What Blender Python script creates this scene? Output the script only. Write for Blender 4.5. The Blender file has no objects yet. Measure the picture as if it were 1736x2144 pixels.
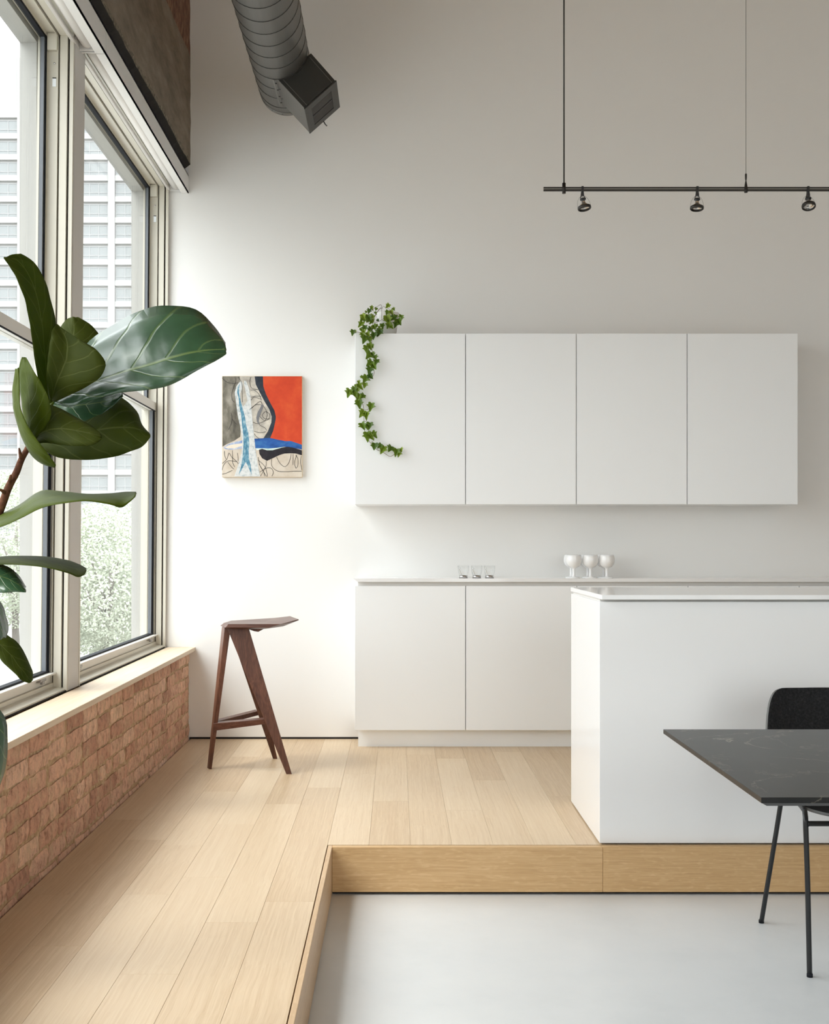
import bpy, bmesh, math, random
from mathutils import Vector, Matrix, noise

scene = bpy.context.scene
COL = scene.collection
R = math.radians

# ---------------------------------------------------------------- camera
F = 2435.4            # focal length in pixels of the 1736 x 2144 frame
CX, CY = 831.0, 1139.0
H = 1.106             # eye height above the oak platform
LOW = -0.175          # sunken concrete floor
cd = bpy.data.cameras.new('camera')
cam = bpy.data.objects.new('camera', cd)
COL.objects.link(cam)
cam.location = (0, 0, H)
cam.rotation_euler = (R(90), 0, 0)
cd.sensor_fit = 'HORIZONTAL'
cd.sensor_width = 36.0
cd.lens = 36.0 * F / 1736.0
cd.shift_x = (868 - CX) / 1736.0
cd.shift_y = (CY - 1072) / 1736.0
cd.clip_end = 1000
scene.camera = cam

# ---------------------------------------------------------------- world, sun, exposure
scene.view_settings.view_transform = 'Standard'
scene.view_settings.look = 'None'
scene.view_settings.gamma = 1.0
scene.view_settings.use_curve_mapping = False
scene.view_settings.exposure = 2.06
scene.cycles.max_bounces = 10
scene.cycles.diffuse_bounces = 6
scene.cycles.glossy_bounces = 4
scene.cycles.transmission_bounces = 8
scene.cycles.transparent_max_bounces = 12
scene.cycles.caustics_reflective = False
scene.cycles.caustics_refractive = False
scene.cycles.sample_clamp_indirect = 6.0

world = bpy.data.worlds.new('world')
scene.world = world
world.use_nodes = True
wn = world.node_tree
wn.nodes.clear()
w_out = wn.nodes.new('ShaderNodeOutputWorld')
w_bg = wn.nodes.new('ShaderNodeBackground')
w_tc = wn.nodes.new('ShaderNodeTexCoord')
w_sep = wn.nodes.new('ShaderNodeSeparateXYZ')
w_ramp = wn.nodes.new('ShaderNodeMapRange')      # overcast sky: zenith three times the horizon
w_ramp.inputs['From Min'].default_value = 0.0
w_ramp.inputs['From Max'].default_value = 1.0
w_ramp.inputs['To Min'].default_value = 0.72
w_ramp.inputs['To Max'].default_value = 2.1
wn.links.new(w_tc.outputs['Generated'], w_sep.inputs[0])
wn.links.new(w_sep.outputs['Z'], w_ramp.inputs['Value'])
wn.links.new(w_ramp.outputs['Result'], w_bg.inputs['Strength'])
w_bg.inputs['Color'].default_value = (0.948, 0.974, 1.0, 1)
wn.links.new(w_bg.outputs[0], w_out.inputs[0])

sd = bpy.data.lights.new('hazy_sun', 'SUN')
sun = bpy.data.objects.new('hazy_sun', sd)
COL.objects.link(sun)
sd.energy = 0.30
sd.angle = R(14)
sd.color = (1.0, 0.975, 0.93)
# travels towards +X, a little towards +Y, steeply down
sun.rotation_euler = Vector((0.46, 0.20, -0.87)).to_track_quat('-Z', 'Y').to_euler()

# window bays along the left wall: (near, far) limits of each opening in Y
BAYS = [(4.79, 6.585), (2.90, 4.64), (1.01, 2.75), (-0.88, 0.86), (-2.77, -1.03)]
for y0, y1 in BAYS:                                # sky portals in the openings: they only guide sampling
    ld = bpy.data.lights.new('window_portal', 'AREA')
    lo = bpy.data.objects.new('window_portal', ld)
    COL.objects.link(lo)
    ld.shape = 'RECTANGLE'
    ld.size = y1 - y0
    ld.size_y = 2.66
    ld.cycles.is_portal = True
    lo.location = (-1.56, (y0 + y1) / 2, 1.83)
    lo.rotation_euler = (R(90), 0, R(-90))
FW = (0.6, 5.8, 0.25, 3.45)                        # unseen window wall added behind the camera for fill light: x0, x1, z0, z1
ld = bpy.data.lights.new('window_portal', 'AREA')
lo = bpy.data.objects.new('window_portal', ld)
COL.objects.link(lo)
ld.shape = 'RECTANGLE'
ld.size, ld.size_y = FW[1] - FW[0], FW[3] - FW[2]
ld.cycles.is_portal = True
lo.location = ((FW[0] + FW[1]) / 2, -3.85, (FW[2] + FW[3]) / 2)
lo.rotation_euler = (R(90), 0, 0)
lo.rotation_euler = Vector((0, 1, 0)).to_track_quat('-Z', 'Z').to_euler()


# ---------------------------------------------------------------- helpers
def P(px, py, Y):
    """photo pixel + distance -> point"""
    return Vector(((px - CX) * Y / F, Y, H + (CY - py) * Y / F))


class MB:
    """collects shapes, builds them as one mesh object"""
    def __init__(self):
        self.bm = bmesh.new()

    def box(self, x0, x1, y0, y1, z0, z1, bevel=0.0, seg=2):
        vs = [self.bm.verts.new((x, y, z)) for z in (z0, z1) for y in (y0, y1) for x in (x0, x1)]
        fs = [(0, 2, 3, 1), (4, 5, 7, 6), (0, 1, 5, 4), (2, 6, 7, 3), (0, 4, 6, 2), (1, 3, 7, 5)]
        faces = [self.bm.faces.new([vs[i] for i in f]) for f in fs]
        if bevel:
            es = list({e for f in faces for e in f.edges})
            bmesh.ops.bevel(self.bm, geom=es, offset=bevel, segments=seg, profile=0.5, affect='EDGES')
        return self

    def hexa(self, pts, bevel=0.0):
        """8 points: bottom ring of 4, top ring of 4"""
        vs = [self.bm.verts.new(p) for p in pts]
        fs = [(0, 3, 2, 1), (4, 5, 6, 7), (0, 1, 5, 4), (1, 2, 6, 5), (2, 3, 7, 6), (3, 0, 4, 7)]
        faces = [self.bm.faces.new([vs[i] for i in f]) for f in fs]
        bmesh.ops.recalc_face_normals(self.bm, faces=faces)
        if bevel:
            es = list({e for f in faces for e in f.edges})
            bmesh.ops.bevel(self.bm, geom=es, offset=bevel, segments=2, profile=0.5, affect='EDGES')
        return self

    def prism(self, poly, vec, bevel=0.0):
        """closed polygon of 3D points swept along vec"""
        vec = Vector(vec)
        a = [self.bm.verts.new(p) for p in poly]
        b = [self.bm.verts.new(Vector(p) + vec) for p in poly]
        n = len(a)
        faces = [self.bm.faces.new(list(reversed(a))), self.bm.faces.new(b)]
        for i in range(n):
            j = (i + 1) % n
            faces.append(self.bm.faces.new((a[i], a[j], b[j], b[i])))
        bmesh.ops.recalc_face_normals(self.bm, faces=faces)
        if bevel:
            es = list({e for f in faces for e in f.edges})
            bmesh.ops.bevel(self.bm, geom=es, offset=bevel, segments=2, profile=0.5, affect='EDGES')
        return self

    def tube(self, pts, r, seg=10, closed_ends=True):
        pts = [Vector(p) for p in pts]
        rs = r if isinstance(r, (list, tuple)) else [r] * len(pts)
        rings = []
        up = None
        for i, p in enumerate(pts):
            t = (pts[min(i + 1, len(pts) - 1)] - pts[max(i - 1, 0)]).normalized()
            if up is None:
                up = t.orthogonal().normalized()
            else:
                up = (up - t * up.dot(t))
                up = up.normalized() if up.length > 1e-6 else t.orthogonal().normalized()
            side = t.cross(up)
            rings.append([self.bm.verts.new(p + (up * math.cos(a) + side * math.sin(a)) * rs[i])
                          for a in [2 * math.pi * k / seg for k in range(seg)]])
        for i in range(len(rings) - 1):
            for k in range(seg):
                l = (k + 1) % seg
                f = self.bm.faces.new((rings[i][k], rings[i][l], rings[i + 1][l], rings[i + 1][k]))
                f.smooth = True
        if closed_ends:
            self.bm.faces.new(list(reversed(rings[0])))
            self.bm.faces.new(rings[-1])
        return self

    def lathe(self, prof, c=(0, 0, 0), seg=28, axis=None, sharp=()):
        """profile of (radius, height) turned about an axis through c"""
        c = Vector(c)
        q = Vector((0, 0, 1)).rotation_difference(Vector(axis)) if axis is not None else None
        rings = []
        for r, h in prof:
            ring = []
            n = 1 if r < 1e-6 else seg
            for k in range(n):
                a = 2 * math.pi * k / seg
                v = Vector((r * math.cos(a), r * math.sin(a), h))
                if q:
                    v = q @ v
                ring.append(self.bm.verts.new(c + v))
            rings.append(ring)
        for i in range(len(rings) - 1):
            A, B = rings[i], rings[i + 1]
            for k in range(seg):
                l = (k + 1) % seg
                if len(A) == 1 and len(B) == 1:
                    continue
                if len(A) == 1:
                    f = self.bm.faces.new((A[0], B[l], B[k]))
                elif len(B) == 1:
                    f = self.bm.faces.new((A[k], A[l], B[0]))
                else:
                    f = self.bm.faces.new((A[k], A[l], B[l], B[k]))
                f.smooth = i not in sharp
        return self

    def poly(self, pts):
        f = self.bm.faces.new([self.bm.verts.new(p) for p in pts])
        return f

    def build(self, name, mat, parent=None):
        bmesh.ops.recalc_face_normals(self.bm, faces=self.bm.faces[:])
        return self.raw(name, mat, parent)

    def raw(self, name, mat, parent=None):
        me = bpy.data.meshes.new(name)
        self.bm.to_mesh(me)
        self.bm.free()
        return link(name, me, mat, parent)


def link(name, me, mat, parent=None):
    if mat is not None and len(me.materials) == 0:
        me.materials.append(mat)
    o = bpy.data.objects.new(name, me)
    COL.objects.link(o)
    if parent is not None:
        o.parent = parent
        o.matrix_parent_inverse = parent.matrix_basis.inverted()
    return o


def empty(name, loc=(0, 0, 0)):
    o = bpy.data.objects.new(name, None)
    o.empty_display_size = 0.1
    COL.objects.link(o)
    o.location = loc
    return o


def tag(o, label, cat, group=None):
    o['label'] = label
    o['category'] = cat
    if group:
        o['group'] = group
    return o


def struct(o, label=None):
    o['kind'] = 'structure'
    if label:
        o['label'] = label
    return o


def smooth_path(pts, n=8):
    """Catmull-Rom through the points"""
    pts = [Vector(p) for p in pts]
    out = []
    for i in range(len(pts) - 1):
        p0, p1, p2, p3 = pts[max(i - 1, 0)], pts[i], pts[i + 1], pts[min(i + 2, len(pts) - 1)]
        for k in range(n):
            t = k / n
            out.append(0.5 * ((2 * p1) + (p2 - p0) * t + (2 * p0 - 5 * p1 + 4 * p2 - p3) * t * t
                              + (3 * p1 - p0 - 3 * p2 + p3) * t ** 3))
    out.append(pts[-1])
    return out


# ---------------------------------------------------------------- materials
def new_mat(name):
    m = bpy.data.materials.new(name)
    m.use_nodes = True
    nt = m.node_tree
    b = nt.nodes['Principled BSDF']
    return m, nt, b


def plain(name, col, rough=0.5, metal=0.0, spec=0.5, bump=0.0, bscale=200.0, coat=0.0):
    m, nt, b = new_mat(name)
    b.inputs['Base Color'].default_value = (*col, 1)
    b.inputs['Roughness'].default_value = rough
    b.inputs['Metallic'].default_value = metal
    b.inputs['Specular IOR Level'].default_value = spec
    b.inputs['Coat Weight'].default_value = coat
    b.inputs['Coat Roughness'].default_value = 0.08
    if bump:
        g = nt.nodes.new('ShaderNodeNewGeometry')
        n = nt.nodes.new('ShaderNodeTexNoise')
        n.inputs['Scale'].default_value = bscale
        n.inputs['Detail'].default_value = 3
        bp = nt.nodes.new('ShaderNodeBump')
        bp.inputs['Strength'].default_value = bump
        bp.inputs['Distance'].default_value = 0.002
        nt.links.new(g.outputs['Position'], n.inputs['Vector'])
        nt.links.new(n.outputs[0], bp.inputs['Height'])
        nt.links.new(bp.outputs[0], b.inputs['Normal'])
    return m


def N(nt, kind, **kw):
    n = nt.nodes.new(kind)
    for k, v in kw.items():
        if k in n.inputs:
            n.inputs[k].default_value = v
        else:
            setattr(n, k, v)
    return n


def ramp(nt, stops, interp='LINEAR'):
    r = nt.nodes.new('ShaderNodeValToRGB')
    r.color_ramp.interpolation = interp
    el = r.color_ramp.elements
    while len(el) < len(stops):
        el.new(0.5)
    for e, (p, c) in zip(el, stops):
        e.position = p
        e.color = (*c, 1) if len(c) == 3 else c
    return r


def wood(name, dark, mid, light, axis='Y', rough=0.42, across=60.0, along=2.2, variation=0.25, figure=0.0, spec=0.4, warp=0.02):
    """straight-grained wood, grain running along the given axis; each object draws its own tone"""
    m, nt, b = new_mat(name)
    L = nt.links.new
    g = N(nt, 'ShaderNodeNewGeometry')
    oi = N(nt, 'ShaderNodeObjectInfo')
    rnd = N(nt, 'ShaderNodeVectorMath', operation='SCALE')
    rnd.inputs[0].default_value = (37.0, 53.0, 71.0)
    L(oi.outputs['Random'], rnd.inputs['Scale'])
    add = N(nt, 'ShaderNodeVectorMath', operation='ADD')
    L(g.outputs['Position'], add.inputs[0])
    L(rnd.outputs[0], add.inputs[1])
    wn_ = N(nt, 'ShaderNodeTexNoise', Scale=3.0, Detail=2.0)
    L(add.outputs[0], wn_.inputs['Vector'])
    wsub = N(nt, 'ShaderNodeVectorMath', operation='SCALE')
    wsub.inputs['Scale'].default_value = warp
    L(wn_.outputs['Color'], wsub.inputs[0])
    add2 = N(nt, 'ShaderNodeVectorMath', operation='ADD')
    L(add.outputs[0], add2.inputs[0])
    L(wsub.outputs[0], add2.inputs[1])
    mp = N(nt, 'ShaderNodeMapping')
    sc = {'X': (along, across, across), 'Y': (across, along, across), 'Z': (across, across, along)}[axis]
    mp.inputs['Scale'].default_value = sc
    L(add2.outputs[0], mp.inputs['Vector'])
    n1 = N(nt, 'ShaderNodeTexNoise', Scale=1.0, Detail=5.0, Roughness=0.65)
    L(mp.outputs[0], n1.inputs['Vector'])
    mp2 = N(nt, 'ShaderNodeMapping')
    mp2.inputs['Scale'].default_value = tuple(s * 4.5 for s in sc)
    L(add2.outputs[0], mp2.inputs['Vector'])
    n2 = N(nt, 'ShaderNodeTexNoise', Scale=1.0, Detail=3.0)
    L(mp2.outputs[0], n2.inputs['Vector'])
    mixn = N(nt, 'ShaderNodeMath', operation='MULTIPLY_ADD')
    mixn.inputs[1].default_value = 0.35
    L(n2.outputs[0], mixn.inputs[0])
    sc1 = N(nt, 'ShaderNodeMath', operation='MULTIPLY')
    sc1.inputs[1].default_value = 0.65
    L(n1.outputs[0], sc1.inputs[0])
    L(sc1.outputs[0], mixn.inputs[2])
    tone = N(nt, 'ShaderNodeMath', operation='MULTIPLY_ADD')      # per-board shift
    tone.inputs[1].default_value = variation
    L(oi.outputs['Random'], tone.inputs[0])
    off = N(nt, 'ShaderNodeMath', operation='SUBTRACT')
    L(mixn.outputs[0], off.inputs[0])
    off.inputs[1].default_value = variation / 2
    L(off.outputs[0], tone.inputs[2])
    fin = tone.outputs[0]
    if figure:                                                       # medullary ray flecks of quartered oak
        fm = N(nt, 'ShaderNodeMapping')
        fs = {'X': (30, 90, 90), 'Y': (90, 30, 90), 'Z': (90, 90, 30)}[axis]
        fm.inputs['Scale'].default_value = fs
        L(add2.outputs[0], fm.inputs['Vector'])
        fn = N(nt, 'ShaderNodeTexNoise', Scale=1.0, Detail=1.0)
        L(fm.outputs[0], fn.inputs['Vector'])
        fr = N(nt, 'ShaderNodeMapRange')
        fr.inputs['From Min'].default_value = 0.56
        fr.inputs['From Max'].default_value = 0.72
        L(fn.outputs[0], fr.inputs['Value'])
        fa = N(nt, 'ShaderNodeMath', operation='MULTIPLY_ADD')
        fa.inputs[1].default_value = figure
        L(fr.outputs[0], fa.inputs[0])
        L(fin, fa.inputs[2])
        fin = fa.outputs[0]
    r = ramp(nt, [(0.28, dark), (0.5, mid), (0.74, light)])
    L(fin, r.inputs[0])
    L(r.outputs[0], b.inputs['Base Color'])
    b.inputs['Roughness'].default_value = rough
    b.inputs['Specular IOR Level'].default_value = spec
    bp = N(nt, 'ShaderNodeBump', Strength=0.08, Distance=0.001)
    L(n2.outputs[0], bp.inputs['Height'])
    L(bp.outputs[0], b.inputs['Normal'])
    return m


M = {}
M['wall'] = plain('wall_paint', (0.83, 0.821, 0.802), 0.75, spec=0.25, bump=0.05, bscale=260)
M['ceiling'] = plain('ceiling_timber', (0.42, 0.285, 0.165), 0.9, spec=0.2)  # unseen ceiling, coloured warm so that it tints the bounced light
M['cab'] = plain('cabinet_lacquer', (0.87, 0.885, 0.895), 0.30, spec=0.5)
M['gap'] = plain('shadow_gap', (0.03, 0.027, 0.025), 0.8, spec=0.1)  # near-black for joints and gaskets; also paints shade into gaps
M['recess'] = plain('grip_recess', (0.62, 0.60, 0.57), 0.5)
M['island'] = plain('island_lacquer', (0.80, 0.80, 0.80), 0.16, spec=0.5)
M['quartz'] = plain('white_quartz', (0.84, 0.84, 0.84), 0.07, spec=0.6)
M['alu'] = plain('window_aluminium', (0.60, 0.565, 0.48), 0.38, metal=0.0, spec=0.5)
M['alu_rail'] = plain('window_rail', (0.62, 0.59, 0.54), 0.35, spec=0.5)
M['post'] = plain('post_paint', (0.60, 0.575, 0.545), 0.55)
M['gasket'] = plain('gasket_rubber', (0.012, 0.013, 0.017), 0.7, spec=0.15)
M['spacer'] = plain('glazing_spacer', (0.13, 0.14, 0.155), 0.5, metal=0.0)
M['clip'] = plain('sash_clip', (0.30, 0.28, 0.26), 0.35, metal=0.7)
M['catch'] = plain('white_catch', (0.85, 0.88, 0.9), 0.3)
M['shade'] = plain('shade_box', (0.78, 0.77, 0.75), 0.5)
M['shade_fab'] = plain('shade_fabric', (0.82, 0.80, 0.77), 0.8)
M['stone_out'] = plain('outside_limestone', (0.40, 0.39, 0.37), 0.9, spec=0.2, bump=0.1, bscale=40)
M['black_metal'] = plain('black_metal', (0.012, 0.012, 0.013), 0.42, spec=0.5)
M['track'] = plain('track_bronze', (0.03, 0.026, 0.022), 0.4, metal=0.5)
M['duct'] = plain('galvanised_duct', (0.17, 0.162, 0.15), 0.46, metal=0.55, bump=0.05, bscale=30)
M['duct_dark'] = plain('duct_seam', (0.02, 0.019, 0.017), 0.6)
M['box_metal'] = plain('plenum_metal', (0.05, 0.048, 0.043), 0.45, metal=0.5)
M['chrome'] = plain('chrome', (0.75, 0.75, 0.75), 0.12, metal=1.0)
M['steel'] = plain('steel_band', (0.62, 0.61, 0.6), 0.22, metal=1.0)
M['porcelain'] = plain('white_glass', (0.88, 0.88, 0.88), 0.10, spec=0.6)
M['pot'] = plain('pot_ceramic', (0.80, 0.78, 0.75), 0.6)
M['pot_dark'] = plain('planter_charcoal', (0.09, 0.09, 0.09), 0.7)
M['soil'] = plain('soil', (0.035, 0.024, 0.016), 0.95, bump=0.6, bscale=120)
M['vine'] = plain('vine_stem', (0.16, 0.10, 0.045), 0.7)
M['chair_leg'] = plain('chair_tube', (0.014, 0.015, 0.016), 0.38, spec=0.4)
M['oak_edge'] = plain('oak_edge_band', (0.66, 0.53, 0.40), 0.5)
M['bulb_glass'] = plain('lamp_reflector', (0.85, 0.83, 0.80), 0.14, metal=0.9)

M['oak'] = wood('oak_planks', (0.49, 0.345, 0.205), (0.595, 0.45, 0.295), (0.665, 0.53, 0.37), 'Y', rough=0.36, across=130, along=1.5, variation=0.27, spec=0.42)
M['oak_sill'] = wood('oak_sill', (0.55, 0.42, 0.28), (0.63, 0.50, 0.36), (0.70, 0.58, 0.45), 'Y', rough=0.45, across=70, along=1.5, variation=0.02)
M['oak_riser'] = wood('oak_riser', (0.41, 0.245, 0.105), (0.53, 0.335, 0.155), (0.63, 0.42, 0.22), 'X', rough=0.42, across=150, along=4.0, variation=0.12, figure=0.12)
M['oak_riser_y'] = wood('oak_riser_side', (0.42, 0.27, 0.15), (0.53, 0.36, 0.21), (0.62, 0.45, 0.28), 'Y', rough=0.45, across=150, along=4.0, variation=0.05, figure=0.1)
M['walnut_v'] = wood('walnut_legs', (0.038, 0.014, 0.008), (0.100, 0.038, 0.022), (0.20, 0.084, 0.048), 'Z', rough=0.35, across=55, along=5.0, variation=0.12, warp=0.10)
M['walnut_h'] = wood('walnut_seat', (0.045, 0.018, 0.012), (0.095, 0.039, 0.025), (0.17, 0.076, 0.048), 'X', rough=0.32, across=70, along=4.0, variation=0.06, warp=0.05)


def glass_mat(name, tint=(0.97, 0.985, 0.98), refl=1.0):
    """thin pane: light passes straight through, a fresnel part is mirrored"""
    m = bpy.data.materials.new(name)
    m.use_nodes = True
    nt = m.node_tree
    nt.nodes.clear()
    out = N(nt, 'ShaderNodeOutputMaterial')
    tr = N(nt, 'ShaderNodeBsdfTransparent')
    tr.inputs['Color'].default_value = (*tint, 1)
    gl = N(nt, 'ShaderNodeBsdfGlossy')
    gl.inputs['Roughness'].default_value = 0.01
    fr = N(nt, 'ShaderNodeLayerWeight')
    fr.inputs['Blend'].default_value = 0.5
    pw = N(nt, 'ShaderNodeMath', operation='POWER')
    pw.inputs[1].default_value = 5.0
    mu = N(nt, 'ShaderNodeMath', operation='MULTIPLY_ADD')
    mu.inputs[1].default_value = refl
    mu.inputs[2].default_value = 0.03 * refl
    mx = N(nt, 'ShaderNodeMixShader')
    nt.links.new(fr.outputs['Facing'], pw.inputs[0])
    nt.links.new(pw.outputs[0], mu.inputs[0])
    nt.links.new(mu.outputs[0], mx.inputs['Fac'])
    nt.links.new(tr.outputs[0], mx.inputs[1])
    nt.links.new(gl.outputs[0], mx.inputs[2])
    nt.links.new(mx.outputs[0], out.inputs[0])
    return m


M['pane'] = glass_mat('window_glass', refl=0.35)
M['cup_glass'] = glass_mat('cup_glass', (0.985, 0.988, 0.987), refl=0.8)
M['far_pane'] = plain('far_window_glass', (0.21, 0.22, 0.22), 0.3)
M['far_frame'] = plain('far_window_frame', (0.30, 0.30, 0.30), 0.6)
M['far_wall'] = plain('far_concrete', (0.34, 0.335, 0.325), 0.9, spec=0.1)
M['street'] = plain('street', (0.30, 0.30, 0.29), 0.95, spec=0.1)


def brick_mat():
    m, nt, b = new_mat('old_brick')
    L = nt.links.new
    g = N(nt, 'ShaderNodeNewGeometry')
    oi = N(nt, 'ShaderNodeObjectInfo')
    r = ramp(nt, [(0.0, (0.38, 0.205, 0.145)), (0.2, (0.50, 0.285, 0.20)), (0.7, (0.58, 0.36, 0.26)), (1.0, (0.62, 0.41, 0.30))])
    L(oi.outputs['Random'], r.inputs[0])
    mp = N(nt, 'ShaderNodeMapping')
    mp.inputs['Scale'].default_value = (1.0, 1.0, 0.8)
    L(g.outputs['Position'], mp.inputs['Vector'])
    n = N(nt, 'ShaderNodeTexNoise', Scale=38.0, Detail=8.0, Roughness=0.7)
    L(mp.outputs[0], n.inputs['Vector'])
    r2 = ramp(nt, [(0.30, (0.55, 0.50, 0.47)), (0.5, (1.10, 1.10, 1.10)), (0.70, (1.40, 1.36, 1.28))])
    L(n.outputs[0], r2.inputs[0])
    mx = N(nt, 'ShaderNodeMix', data_type='RGBA', blend_type='MULTIPLY')
    mx.inputs[0].default_value = 1.0
    L(r.outputs[0], mx.inputs[6])
    L(r2.outputs[0], mx.inputs[7])
    # mortar smears
    n2 = N(nt, 'ShaderNodeTexNoise', Scale=11.0, Detail=6.0, Roughness=0.75)
    L(g.outputs['Position'], n2.inputs['Vector'])
    mr = N(nt, 'ShaderNodeMapRange')
    mr.inputs['From Min'].default_value = 0.48
    mr.inputs['From Max'].default_value = 0.66
    mr.inputs['To Max'].default_value = 0.75
    L(n2.outputs[0], mr.inputs['Value'])
    mx2 = N(nt, 'ShaderNodeMix', data_type='RGBA')
    L(mr.outputs[0], mx2.inputs[0])
    L(mx.outputs[2], mx2.inputs[6])
    mx2.inputs[7].default_value = (0.56, 0.40, 0.26, 1)
    # pits
    v = N(nt, 'ShaderNodeTexVoronoi', Scale=95.0)
    L(g.outputs['Position'], v.inputs['Vector'])
    pr = N(nt, 'ShaderNodeMapRange')
    pr.inputs['From Min'].default_value = 0.08
    pr.inputs['From Max'].default_value = 0.22
    L(v.outputs['Distance'], pr.inputs['Value'])
    bh = N(nt, 'ShaderNodeMath', operation='MULTIPLY_ADD')
    bh.inputs[1].default_value = 0.5
    L(pr.outputs[0], bh.inputs[0])
    L(n.outputs[0], bh.inputs[2])
    bp = N(nt, 'ShaderNodeBump', Strength=0.9, Distance=0.006)
    L(bh.outputs[0], bp.inputs['Height'])
    L(bp.outputs[0], b.inputs['Normal'])
    L(mx2.outputs[2], b.inputs['Base Color'])
    b.inputs['Roughness'].default_value = 0.92
    b.inputs['Specular IOR Level'].default_value = 0.15
    return m


def mottled(name, stops, scale, rough=0.9, bump=0.5, dist=0.004, stretch=(1, 1, 1), spec=0.2, detail=8.0):
    m, nt, b = new_mat(name)
    L = nt.links.new
    g = N(nt, 'ShaderNodeNewGeometry')
    mp = N(nt, 'ShaderNodeMapping')
    mp.inputs['Scale'].default_value = stretch
    L(g.outputs['Position'], mp.inputs['Vector'])
    n = N(nt, 'ShaderNodeTexNoise', Scale=scale, Detail=detail, Roughness=0.65)
    L(mp.outputs[0], n.inputs['Vector'])
    r = ramp(nt, stops)
    L(n.outputs[0], r.inputs[0])
    L(r.outputs[0], b.inputs['Base Color'])
    b.inputs['Roughness'].default_value = rough
    b.inputs['Specular IOR Level'].default_value = spec
    if bump:
        bp = N(nt, 'ShaderNodeBump', Strength=bump, Distance=dist)
        L(n.outputs[0], bp.inputs['Height'])
        L(bp.outputs[0], b.inputs['Normal'])
    return m


M['brick'] = brick_mat()
M['mortar'] = mottled('sandy_mortar', [(0.25, (0.24, 0.15, 0.08)), (0.5, (0.46, 0.31, 0.18)), (0.72, (0.62, 0.48, 0.33))], 45, bump=0.9, dist=0.006)
M['concrete_beam'] = mottled('rough_beam', [(0.25, (0.15, 0.118, 0.09)), (0.5, (0.24, 0.195, 0.15)), (0.75, (0.33, 0.275, 0.215))], 9, bump=0.8, dist=0.01, stretch=(1, 0.45, 1.2))
M['beam_lip'] = mottled('crumbled_lip', [(0.3, (0.06, 0.052, 0.045)), (0.5, (0.22, 0.185, 0.14)), (0.7, (0.42, 0.36, 0.28))], 60, bump=1.0, dist=0.012)
M['beam_red'] = mottled('red_beam_patch', [(0.3, (0.11, 0.06, 0.04)), (0.5, (0.22, 0.115, 0.078)), (0.72, (0.40, 0.27, 0.19))], 30, bump=0.8, dist=0.01, stretch=(1, 1, 0.5))
M['concrete_floor'] = mottled('polished_concrete', [(0.3, (0.60, 0.61, 0.61)), (0.5, (0.635, 0.643, 0.643)), (0.7, (0.66, 0.665, 0.66))], 3.0, rough=0.33, bump=0.02, dist=0.001, spec=0.45)
M['felt'] = mottled('black_felt', [(0.3, (0.006, 0.006, 0.007)), (0.55, (0.016, 0.016, 0.017)), (0.75, (0.035, 0.035, 0.036))], 140, rough=0.85, bump=0.4, dist=0.001)
M['felt_edge'] = plain('felt_edge', (0.14, 0.14, 0.135), 0.7)


def marble():
    m, nt, b = new_mat('dark_marble')
    L = nt.links.new
    g = N(nt, 'ShaderNodeNewGeometry')
    n1 = N(nt, 'ShaderNodeTexNoise', Scale=2.2, Detail=6.0, Roughness=0.6, Distortion=1.2)
    L(g.outputs['Position'], n1.inputs['Vector'])
    vein = N(nt, 'ShaderNodeMath', operation='SUBTRACT')
    vein.inputs[1].default_value = 0.5
    L(n1.outputs[0], vein.inputs[0])
    ab = N(nt, 'ShaderNodeMath', operation='ABSOLUTE')
    L(vein.outputs[0], ab.inputs[0])
    vr = N(nt, 'ShaderNodeMapRange')
    vr.inputs['From Min'].default_value = 0.0
    vr.inputs['From Max'].default_value = 0.009
    vr.inputs['To Min'].default_value = 1.0
    vr.inputs['To Max'].default_value = 0.0
    L(ab.outputs[0], vr.inputs['Value'])
    n2 = N(nt, 'ShaderNodeTexNoise', Scale=5.0, Detail=3.0)
    L(g.outputs['Position'], n2.inputs['Vector'])
    br = N(nt, 'ShaderNodeMapRange')
    br.inputs['From Min'].default_value = 0.44
    br.inputs['From Max'].default_value = 0.68
    br.inputs['To Max'].default_value = 0.75
    L(n2.outputs[0], br.inputs['Value'])
    mu = N(nt, 'ShaderNodeMath', operation='MULTIPLY')
    L(vr.outputs[0], mu.inputs[0])
    L(br.outputs[0], mu.inputs[1])
    n3 = N(nt, 'ShaderNodeTexNoise', Scale=9.0, Detail=5.0)
    L(g.outputs['Position'], n3.inputs['Vector'])
    cr = ramp(nt, [(0.3, (0.004, 0.004, 0.0038)), (0.7, (0.012, 0.012, 0.0115))])
    L(n3.outputs[0], cr.inputs[0])
    mx = N(nt, 'ShaderNodeMix', data_type='RGBA')
    L(mu.outputs[0], mx.inputs[0])
    L(cr.outputs[0], mx.inputs[6])
    mx.inputs[7].default_value = (0.30, 0.27, 0.21, 1)
    L(mx.outputs[2], b.inputs['Base Color'])
    b.inputs['Roughness'].default_value = 0.30
    b.inputs['Specular IOR Level'].default_value = 0.20
    return m


M['marble'] = marble()
M['marble_edge'] = plain('table_underside', (0.04, 0.04, 0.04), 0.5)


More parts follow.
